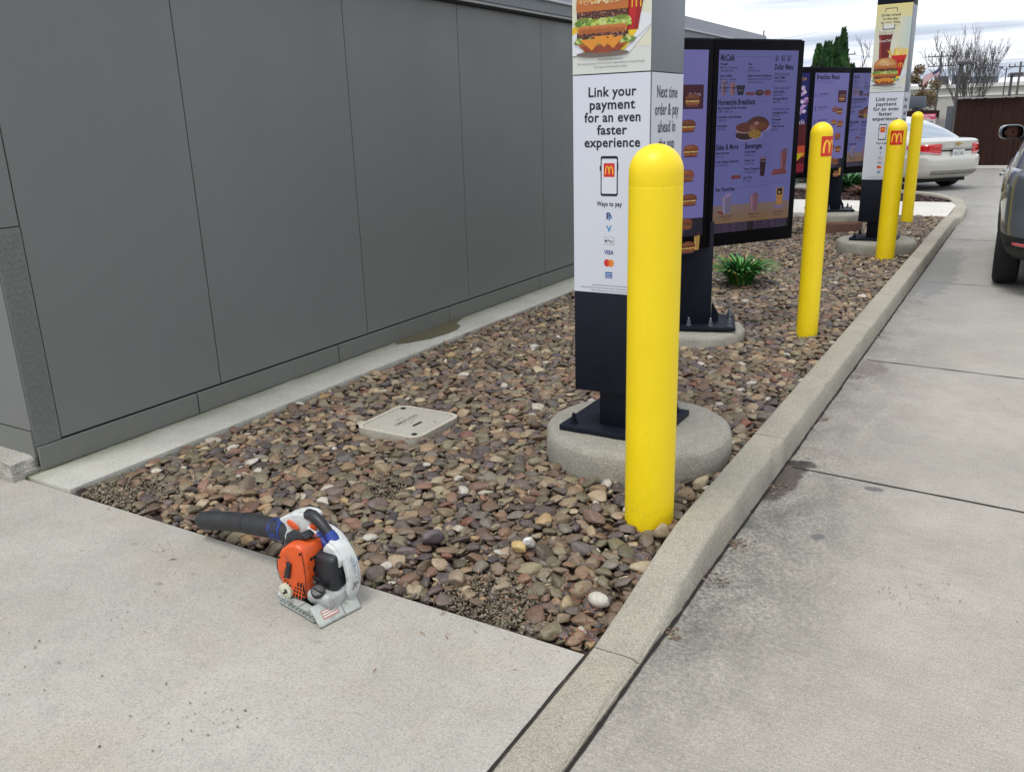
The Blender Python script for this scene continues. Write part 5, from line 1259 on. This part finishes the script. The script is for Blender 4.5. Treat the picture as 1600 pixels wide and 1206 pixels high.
hv,hf=head(); hc=D(.0,.02,.31); yaw=Matrix.Rotation(math.radians(12),3,'Z')
g=G(); g.add([tuple(yaw@Vector(v)+hc) for v in hv],[tuple(int(i) for i in q) for q in hf]); 
g.tube([D(0,-.04,.12),D(0,-.015,.24)],[.056,.05],16)
for sx in(-1,1): g.tube([yaw@Vector((sx*.070,-.005,.02))+hc,yaw@Vector((sx*.080,-.012,.0))+hc,yaw@Vector((sx*.072,-.006,-.03))+hc],[.010,.014,.008],8)
hh=link('head',g,M['skin'],drv,smooth=True,auto=180)
g=G(); g.add([tuple(yaw@Vector((x*1.06,y*1.05-.006,z*1.05))+hc) for x,y,z in hv],[tuple(int(i) for i in q) for q in hf]); 
keep=[]
for fc in g.f:
    c=yaw.inverted()@(sum((Vector(g.v[i]) for i in fc),Vector())/3-hc)
    if c.z>.055-.0*c.y+ (0.0 if c.y<.03 else .02) or (c.y<-.005 and c.z>-.055): keep.append(fc)
g.f=keep; g.mi=[0]*len(keep); link('hair',g,M['hair'],hh,smooth=True)
for sx in(-1,1):
    g=G(); g.lathe([(.012*math.cos(a),.012*math.sin(a)) for a in [-1.5+.25*k for k in range(13)]],tuple(yaw@Vector((sx*.028,.079,.004))+hc),12); link('eye',g,M['sticker_eye'] if 'sticker_eye' in M else M['dark'],hh,smooth=True)
# seat behind the driver
g=G(); g.obox(dp+Vector((.0,-.24,-.02)),(.48,.12,.60),rx=-.15); g.obox(dp+Vector((0,-.26,.36)),(.26,.09,.16)); link('front_seat',g,M['cladding'],t,bevel=.04)
# ================================================================== PLANTS
def leaf_plant(name,label,cat,x,y,z,n,h,spread,cols,wid=.022,group=None,droop=1.):
    t=thing(name,label,cat,(x,y,z),group); V=[];F=[];Cc=[]
    for k in range(n):
        a=random.uniform(0,2*PI); r0=random.uniform(0,.28)*spread; L=random.uniform(.55,1.15)*h; lean=random.uniform(.25,1.25); w=wid*random.uniform(.6,1.2)
        c=Vector((r0*math.cos(a),r0*math.sin(a),.0)); dr=Vector((math.cos(a),math.sin(a),0)); sd=Vector((-dr.y,dr.x,0)); col=np.array(lin(rc(random.choice(cols),14)))
        o0=len(V); S=5
        for i in range(S+1):
            u=i/S; ang=lean*(.35+u*droop); 
            p=c+dr*(L*u*math.sin(min(ang,1.7))*spread/h*.8)+Vector((0,0,L*(u-.55*u*u*math.sin(min(ang,1.5)))))
            ww=w*math.sin(PI*min(.97,.12+.86*u))**.8
            V+= [p-sd*ww+Vector((0,0,.15*ww)),p,p+sd*ww+Vector((0,0,.15*ww))]; Cc+=[col*(.9+.2*u)]*3
        for i in range(S): q=o0+3*i; F+= [(q,q+1,q+4,q+3),(q+1,q+2,q+5,q+4)]
    o=fast_mesh('leaves',np.array([tuple(v) for v in V]),np.array(F),np.array(Cc),M['leaf']); o.parent=t; return t
leaf_plant('daylily_plant','clump of bright green strap leaves growing through the pebbles beside the large menu board','plant',-2.26,8.0,.06,300,.36,.42,[(46,112,40),(60,130,50),(34,86,32),(80,144,66),(150,142,64),(40,100,38)],.014)
leaf_plant('green_shrub','low dark green bushy shrub in the mulch bed behind the second menu board','shrub',-3.05,18.0,.07,320,.50,.55,[(46,96,44),(60,116,54),(34,76,34)],.022)
leaf_plant('green_shrub','low green shrub in the mulch bed, left of the second menu board post','shrub',-4.3,17.9,.07,220,.42,.5,[(56,92,44),(84,104,54),(60,60,40)],.022)
leaf_plant('dry_perennial','dry reddish brown perennial in front of the green shrub in the mulch bed','plant',-2.65,17.15,.07,200,.26,.40,[(110,60,44),(90,54,40),(130,84,56)],.012)
# mulch chips
V=[];F=[];Cc=[]
for k in range(9000):
    x=random.uniform(-5.5,-1.05); y=random.uniform(16.24,18.4)
    if y>18.3-(x+4)*.35 and x>-4: continue
    if x>-2.2 and y>16.25+(-1.1-x)*1.45+.25: continue
    L=random.uniform(.02,.07); w=L*.3; q=Matrix.Rotation(random.uniform(0,6.3),3,'Z')@Matrix.Rotation(random.uniform(-.6,.6),3,'X'); o0=len(V); c=lin(rc(random.choice([(78,56,52),(60,44,42),(96,72,66),(50,38,38)]),12))
    for p_ in((-L/2,-w/2,0),(L/2,-w/2,0),(L/2,w/2,.01),(-L/2,w/2,.01)): V.append(tuple(q@Vector(p_)+Vector((x,y,.088)))); Cc.append(c)
    F.append((o0,o0+1,o0+2,o0+3))
o=fast_mesh('mulch_chips',np.array(V),np.array(F),np.array(Cc),M['litter'],False); tag(o,'dark brown bark mulch covering the planting bed','mulch',kind='stuff')
def bare_tree(x,y,z,h,label,seed,stems=1,spread=.5,tw=.004,depth=6,cat='tree',bark=(92,80,72),name='bare_tree',r0=None,up=.0,n0=3):
    rd=random.Random(seed); t=thing(name,label,cat,(x,y,z)); tr=G(); cr=G()
    def grow(p,d,L,r,k):
        n=4 if k<3 else 3; pts=[p]; dd=d.copy()
        for i in range(n):
            dd=(dd+Vector((rd.gauss(0,.13),rd.gauss(0,.13),rd.gauss(0,.06)+up))).normalized(); pts.append(pts[-1]+dd*L/n)
        rr=[r*(1-.42*i/n) for i in range(n+1)]
        (tr if k<2 else cr).tube(pts,rr,6 if k<2 else 3,cap=False)
        if k>=depth: return
        m=rd.choice((2,3,3)) if k<depth-1 else 3
        for i in range(m+(1 if k==1 else 0)):
            f=rd.uniform(.45,1.0); j=min(n,int(f*n)); a=rd.uniform(0,2*PI); sp=rd.uniform(.25,.75)*spread*1.6
            q=pts[j]; s1=dd.orthogonal().normalized(); s2=dd.cross(s1)
            nd=(dd+(s1*math.cos(a)+s2*math.sin(a))*sp).normalized(); grow(q,nd,L*rd.uniform(.62,.84),max(tw,rr[j]*.66),k+1)
    for s_ in range(stems):
        a=2*PI*s_/max(1,stems)+rd.uniform(0,1); tilt=0 if stems==1 else rd.uniform(.12,.45)*spread*1.2
        grow(Vector((x+.12*math.cos(a)*(stems>1),y+.12*math.sin(a)*(stems>1),z)),Vector((math.cos(a)*tilt,math.sin(a)*tilt,1)).normalized(),h*.30,r0 or h*.018,0)
    m=simple('bark_'+str(seed),bark,.9,var=.25,scale=6)
    link('trunk',tr,m,t,smooth=True); link('crown',cr,m,t); return t
bare_tree(-2.75,45,0,6.6,'bare many stemmed tree rising behind the brown fence near the lamp post',21,6,.30,.007,5,bark=(92,88,86),r0=.05,up=.12)
bare_tree(-4.6,38,0,2.5,'low twiggy greyish shrub tree behind the fence, left of the gate',22,5,.85,.007,4,bark=(112,108,88),r0=.04)
bare_tree(-3.7,37,0,2.7,'second low twiggy shrub just left of the grey gate post, behind the fence',23,5,.85,.007,4,bark=(120,100,84),r0=.04)
bare_tree(-1.2,50,0,3.6,'small pale bare tree to the right of the large bare tree behind the fence',24,4,.8,.008,4,bark=(120,112,106),r0=.04)
bare_tree(-6.9,38,0,6.2,'tall bare tree with dark twigs between the second menu board and the far pillar',25,2,.36,.008,5,bark=(70,64,62),r0=.08,up=.04)
bare_tree(-5.6,46,0,4.2,'dark bare tree seen just right of the far pillar',26,2,.5,.010,5,bark=(66,60,62),r0=.06)
bare_tree(-11.1,33,0,6.6,'thin bare tree behind the restaurant roof, just right of the nearest pillar',27,3,.40,.007,6,bark=(100,86,84),r0=.05,up=.05)
def conifer(x,y,z,h,r,label,seed,group=None):
    rd=random.Random(seed); t=thing('evergreen_tree',label,'tree',(x,y,z),group); V=[];F=[];Cc=[]
    for k in range(5200):
        u=rd.random()**.8; rr=r*(1-u)**.72*(.35+.72*rd.random()**.45)*(1+.18*math.sin(7*u+seed)); a=rd.uniform(0,2*PI)
        rr*=1+.16*mnoise.noise((math.cos(a)*2+seed,math.sin(a)*2,u*6)); 
        p=Vector((rr*math.cos(a),rr*math.sin(a),.15+u*(h-.15))); L=rd.uniform(.07,.19); w=L*.20
        up=Vector((math.cos(a)*.35,math.sin(a)*.35,1)).normalized(); sd=up.cross(Vector((rd.uniform(-1,1),rd.uniform(-1,1),rd.uniform(-.3,.3)))).normalized()
        cl=mnoise.noise((p.x*3,p.y*3+seed,p.z*2.2)); base=(28,54,30) if cl<-.1 else ((44,80,38) if cl<.25 else (66,104,50)); c=lin([max(0,v+rd.uniform(-9,9)) for v in base]); o0=len(V)
        V+= [p-sd*w,p+sd*w,p+up*L]; Cc+=[c]*3; F.append((o0,o0+1,o0+2))
    o=fast_mesh('crown',np.array([tuple(v) for v in V]),np.array(F),np.array(Cc),M['leaf'],False); o.parent=t
    g=G(); g.tube([(x,y,z),(x,y,z+h*.9)],[.07,.015],8); link('trunk',g,M['bark'],t); return t
GR='row of narrow evergreens behind the second menu board'
for i,(x,y,h,r,lb) in enumerate([(-5.12,24.2,3.12,.44,'leftmost of the narrow pointed evergreens above the second menu board'),(-4.98,24.8,3.2,.40,'slim evergreen tucked behind the leftmost one of the row'),(-4.86,23.9,3.14,.40,'third narrow evergreen from the left above the second menu board'),(-4.74,24.6,3.28,.42,'fourth narrow evergreen from the left in the row, with two tips'),(-4.52,24.1,3.46,.38,'tallest and rightmost pointed evergreen of the row'),(-4.36,24.7,2.62,.34,'short lower evergreen at the right end of the row')]):
    conifer(x,y,0,h,r,lb,31+i,GR)
conifer(-6.35,44,0,3.7,1.2,'small dark conifer behind the bare trees left of the far pillar',40)
# ================================================================== FENCE, GATE, SIGN
def plank_fence(name,label,x0,x1,y,h,parent=None,w=.14):
    t=thing(name,label,'fence',(x0,y,0)); g=G(); x=x0; rd=random.Random(int(x0*10)+5)
    while x<x1-.02:
        ww=min(w,x1-x); g.box(x+.0005,x+ww-.0005,y+rd.uniform(-.006,.004),y+.022,.03,h+rd.uniform(-.012,.012)); x+=ww
    link('fence_boards',g,M['fence'],t)
    g=G(); g.box(x0,x1,y+.023,y+.07,.35,.44); g.box(x0,x1,y+.023,y+.07,h-.35,h-.26); link('fence_rail',g,M['fence'],t)
    xx=x0+.05
    while xx<x1: 
        g=G(); g.box(xx,xx+.09,y+.071,y+.16,0,h-.04); link('fence_post',g,M['fence'],t); xx+=2.4
    return t
f1=plank_fence('board_fence','tall dark brown board fence on the right, behind the parked cars',-2.02,9.0,27.2,1.80)
g=G()
for k in range(16):
    x=-2.0+.155*k; g.obox((x+.07,27.2,1.822+.012*math.sin(k*1.7)),(.15,.16,.03),ry=random.uniform(-.15,.15))
g.box(.49,9.0,27.13,27.27,1.815,1.84); link('weathered_cap_rail',g,M['weathered'],f1)
plank_fence('board_fence','lower brown board fence on the left carrying the restricted area sign',-9.0,-2.62,29.4,1.52)
g=G(); g.box(-2.26,-2.08,27.3,27.5,0,1.62); o=link('gate_post',g,M['greypost'],None,root=(-2.17,27.4,0),bevel=.01); tag(o,'dark grey square gate post between the two brown fences','post')
g=G(); g.box(-2.56,-2.30,28.2,28.26,.05,1.28); g.box(-2.60,-2.56,28.15,28.3,0,1.32)
o=link('gate',g,M['weathered'],None,root=(-2.45,28.2,0)); tag(o,'narrow weathered grey gate panel beside the dark gate post','gate')
g=G(); g.box(-2.4,12,26.9,27.1,-.02,.06); struct('fence_kerb',g,M['path'])
sg=thing('warning_sign','small white and red sign reading Restricted Area Employees Only on the lower brown fence','sign',(-2.95,29.36,1.2))
g=G(); g.obox((-2.955,29.385,1.245),(.50,.012,.36)); link('sign_plate',g,M['wwhite'],sg)
p=Print(); p.rect(-.25,.02,.25,.18,(196,70,100),1); p.text('RESTRICTED',0,.105,.065,(250,236,240),2,width=.44,bold=.02); p.text('AREA',0,.030,.065,(250,236,240),2,width=.22,bold=.02); p.text('EMPLOYEES',0,-.065,.062,(40,40,50),2,width=.42,bold=.02); p.text('ONLY',0,-.145,.062,(40,40,50),2,width=.2,bold=.02)
p.build('sign_lettering',M['sticker'],sg,(-2.955,29.377,1.245))
g=G(); g.box(-3.66,-3.22,31.0,31.4,1.60,1.95); cn=link('equipment_box',g,M['container'],None,root=(-3.44,31.2,0),bevel=.02); tag(cn,'grey metal box on a post standing behind the lower fence next to the far pillar','utility box')
g=G(); g.box(-3.50,-3.38,31.1,31.3,0,1.60); link('box_post',g,M['greypost'],cn)
g=G(); g.box(-3.70,-3.62,30.6,30.68,0,2.35); o=link('sign_post',g,M['trim'],None,root=(-3.66,30.64,0)); tag(o,'slim pale metal post beside the grey box behind the lower fence','post')
# ================================================================== FAR BACKGROUND
K=110/60.
fb=thing('far_building','long low pale flat roofed building far behind the brown fence','building',(5,110,0))
g=G(); g.box(-17.5,60,110,140,0,3.55); link('wall',g,M['far'],fb)
g=G(); g.box(-17.6,60,109.8,140.1,3.56,3.95); link('roof_edge',g,M['far2'],fb)
g=G(); g.box(-17.5,60,109.9,109.99,2.7,2.86); link('wall_stripe',g,M['far2'],fb)
for x,w,h,c in((-10.9,1.3,.95,'unit'),(-9.1,1.2,1.0,'unit'),(-7.4,2.8,.75,'container'),(-1.3,1.2,.6,'container'),(.4,1.3,.8,'unit'),(3.3,.9,.8,'unit'),(5.0,3.0,.8,'container')):
    g=G(); g.box(x,x+w,112,114,3.95,3.95+h); link('roof_unit',g,M[c],fb)
fb2=thing('far_building','pale grey building with a grey roof behind the trees at the far left','building',(-60,130,0))
g=G(); g.box(-75,-24,130,150,0,3.4); link('wall',g,M['far'],fb2); g=G(); g.box(-75.3,-23.7,129.7,150.3,3.41,3.9); link('roof',g,M['container'],fb2)
def upole(x,y,h,label,r=.13,arms=((.93,1.2),(.80,1.1)),ang=.15):
    t=thing('utility_pole',label,'utility pole',(x,y,0),'utility poles on the skyline')
    g=G(); g.tube([(x,y,0),(x+.05*h*.1,y,h)],[r,r*.7],10); link('pole',g,M['polewood'],t,smooth=True)
    for f,w in arms:
        g=G(); g.obox((x+.03*h*.1,y,h*f),(w*2,.10,.10),rz=ang); cr=link('crossarm',g,M['polewood'],t)
        for s_ in(-.9,-.45,.45,.9):
            g=G(); g.tube([(x+s_*w,y+s_*w*ang,h*f+.05),(x+s_*w,y+s_*w*ang,h*f+.28)],.05,6); link('insulator',g,M['polewood'],cr)
    return t
upole(-9.35,100,6.9,'utility pole with two crossarms standing right of the flag')
upole(-2.35,100,5.55,'utility pole with two crossarms at the right edge of the photo',arms=((.92,1.0),(.76,1.0)))
upole(-19.0,100,8.3,'utility pole with crossarms just right of the row of evergreens',arms=((.86,1.6),(.72,1.2)))
upole(-15.8,118,4.9,'short distant pole seen right of the far pillar',arms=((.95,.8),))
upole(-9.2,118,5.2,'thin distant pole between the roof units and the lamp post',r=.08,arms=((.97,.5),))
# power lines
def wire(p0,p1,label,sag=.8):
    g=G(); p0=Vector(p0);p1=Vector(p1); g.tube([p0.lerp(p1,k/24)+Vector((0,0,-sag*4*(k/24)*(1-k/24))) for k in range(25)],.010,4); o=link('power_line',g,M['polewood'],None,root=p0); tag(o,label,'power line','overhead power lines')
wire((-26,96,8.6),(12,96,15.6),'long overhead cable crossing the sky and rising to the right')
wire((-19.0,100,7.3),(-9.3,100,6.4),'overhead cable from the evergreens to the pole by the flag',.3)
wire((-9.3,100,6.4),(-2.3,100,5.1),'overhead cable from the flag pole side to the right edge pole',.3)
fl=thing('flag_pole','slender pole with a small drooping striped flag above the far building roof','flag',(-7.85,84,0))
g=G(); g.tube([(-7.85,84,0),(-7.75,84,5.15)],.05,8); link('pole',g,M['lampgrey'],fl)
vs=[];fs=[];cs=[]; nx,ny=14,9
g=G(); p=Print()
def flagpt(u,v): return Vector((-7.78-1.25*u,84+.12*math.sin(u*7),4.95-.95*u-.62*v-.1*math.sin(u*5+v*2)))
for j in range(ny):
    for i in range(nx):
        col=(170,60,70) if j%2==0 else (228,222,226)
        if i<6 and j<5: col=(60,64,104)
        o0=len(p.v); 
        for (a,b) in((i,j),(i+1,j),(i+1,j+1),(i,j+1)): p.v.append(tuple(flagpt(a/nx,b/ny)))
        p.f.append((o0,o0+1,o0+2,o0+3)); p.c.append(lin(col))
p.build('flag_cloth',M['sticker'],fl,(0,0,0))
def lamp(x,y,h,label,two=False):
    t=thing('parking_lamp',label,'lamp post',(x,y,0),'parking lot lamps'); g=G(); g.tube([(x,y,0),(x,y,h)],[.06,.05],8); link('pole',g,M['lampgrey'],t,smooth=True)
    for s_ in ((-1,1) if two else (1,)):
        g=G(); g.obox((x+s_*(.16 if not two else .45),y,h+.03),(.50 if not two else .35,.30,.12 if not two else .1)); 
        if two: g.tube([(x,y,h-.25),(x+s_*.45,y,h)],.03,6)
        link('lamp_head',g,M['lampgrey'],t,bevel=.02)
lamp(-2.86,38,3.12,'tall dark lamp post left of the large bare tree')
t_=None
lamp(-1.24,42,2.76,'short lamp post with a flat wide head at the right edge')
lamp(-3.3,95,4.9,'distant double headed lamp post on the skyline right of the large bare tree',True)
def round_tree(x,y,z,h,r,label,seed,cols):
    rd=random.Random(seed); t=thing('leafy_tree',label,'tree',(x,y,z)); V=[];F=[];Cc=[]
    cl=[(rd.gauss(0,r*.45),rd.gauss(0,r*.4),h*.62+rd.gauss(0,h*.14),r*rd.uniform(.3,.55)) for _ in range(9)]
    for k in range(2600):
        cx_,cy_,cz_,cr_=rd.choice(cl); d=Vector((rd.gauss(0,1),rd.gauss(0,1),rd.gauss(0,1))).normalized()*cr_*rd.random()**.4; p=Vector((cx_,cy_,cz_))+d; L=rd.uniform(.10,.24)
        u=Vector((rd.gauss(0,1),rd.gauss(0,1),rd.gauss(0,1))).normalized(); s_=u.orthogonal().normalized(); o0=len(V); V+= [p-s_*L*.4,p+s_*L*.4,p+u*L]; Cc+=[lin([max(0,v+rd.uniform(-16,16)) for v in rd.choice(cols)])]*3; F.append((o0,o0+1,o0+2))
    o=fast_mesh('crown',np.array([tuple(v) for v in V]),np.array(F),np.array(Cc),M['leaf'],False); o.parent=t
    g=G(); g.tube([(x,y,z),(x,y,z+h*.7)],[.12,.05],8); link('trunk',g,M['bark'],t)
round_tree(-9.9,92,0,5.0,1.3,'round olive brown tree below the flag, behind the far building roof',51,[(104,84,54),(84,76,48),(126,100,64)])
round_tree(-14.4,92,0,5.6,1.3,'dark tree beside the far pillar on the skyline',52,[(58,58,52),(44,48,44)])
round_tree(-21,84,0,5.4,2.4,'dark green brown tree behind the second menu board',53,[(60,64,54),(50,50,44),(76,70,56)])
# ================================================================== LIGHT, SKY, CAMERA
SUN_EL,SUN_AZ=math.radians(70),math.radians(190)   # azimuth measured from +Y towards +X
w=bpy.data.worlds.new('World'); sc.world=w; w.use_nodes=True; nt=w.node_tree; nt.nodes.clear(); T=NT(nt)
out=nt.nodes.new('ShaderNodeOutputWorld'); bg=nt.nodes.new('ShaderNodeBackground'); nt.links.new(bg.outputs[0],out.inputs[0])
sky=nt.nodes.new('ShaderNodeTexSky'); sky.sky_type='NISHITA'; sky.sun_disc=False; sky.sun_elevation=SUN_EL; sky.sun_rotation=SUN_AZ; sky.dust_density=3; sky.air_density=1.2
co=T.co('Generated'); 
X=T.xyz(co); zc=T.math('ADD',T.math('ABSOLUTE',X[2]),.10)
cu=nt.nodes.new('ShaderNodeCombineXYZ'); nt.links.new(T.math('DIVIDE',X[0],zc),cu.inputs[0]); nt.links.new(T.math('DIVIDE',X[1],zc),cu.inputs[1])
mp=nt.nodes.new('ShaderNodeMapping'); mp.inputs['Scale'].default_value=(.45,1.3,1); mp.inputs['Rotation'].default_value=(0,0,.35); nt.links.new(cu.outputs[0],mp.inputs[0])
c1=T.noise(1.0,6,.58,co=mp.outputs[0],dist=.6)
cloud=T.mix(T.ramp(c1,.38,.64),(4.2,4.8,5.9),(11.6,11.7,12.0))     # grey-blue undersides to bright white cloud
blue=T.mix(T.ramp(T.noise(1.6,5,.6,co=mp.outputs[0]),.60,.74,1,.0),sky.outputs[0],cloud)
skyc=T.mix(.88,sky.outputs[0],cloud)
nt.links.new(skyc,bg.inputs[0]); bg.inputs[1].default_value=.10
sun=bpy.data.lights.new('sun','SUN'); sun.energy=1.25; sun.angle=math.radians(18); sun.color=(1,.97,.93)
so=bpy.data.objects.new('sun',sun); C.objects.link(so)
dv=Vector((math.sin(SUN_AZ)*math.cos(SUN_EL),math.cos(SUN_AZ)*math.cos(SUN_EL),math.sin(SUN_EL))); so.rotation_euler=dv.to_track_quat('Z','Y').to_euler(); so.location=(0,0,20)
cam=bpy.data.cameras.new('camera'); co_=bpy.data.objects.new('camera',cam); C.objects.link(co_); sc.camera=co_
cam.sensor_width=36; cam.lens=1335/1600*36; cam.clip_start=.05; cam.clip_end=2000
Rr=[[0.86060329,0.1271738,-0.49314177],[0.50845645,-0.26946992,0.81783739],[-0.02887938,-0.95457466,-0.29656904]]
# columns: image right, image down, forward
r=Vector([Rr[i][0] for i in range(3)]); dn=Vector([Rr[i][1] for i in range(3)]); fw=Vector([Rr[i][2] for i in range(3)])
m=Matrix((( r.x,-dn.x,-fw.x),( r.y,-dn.y,-fw.y),( r.z,-dn.z,-fw.z))).to_4x4(); co_.matrix_world=Matrix.Translation((0,0,1.6))@m
sc.view_settings.view_transform='Standard'; sc.view_settings.look='None'; sc.view_settings.gamma=1; sc.view_settings.exposure=.56; sc.view_settings.use_curve_mapping=False
for o in bpy.data.objects:
    if '_o' in o: del o['_o']
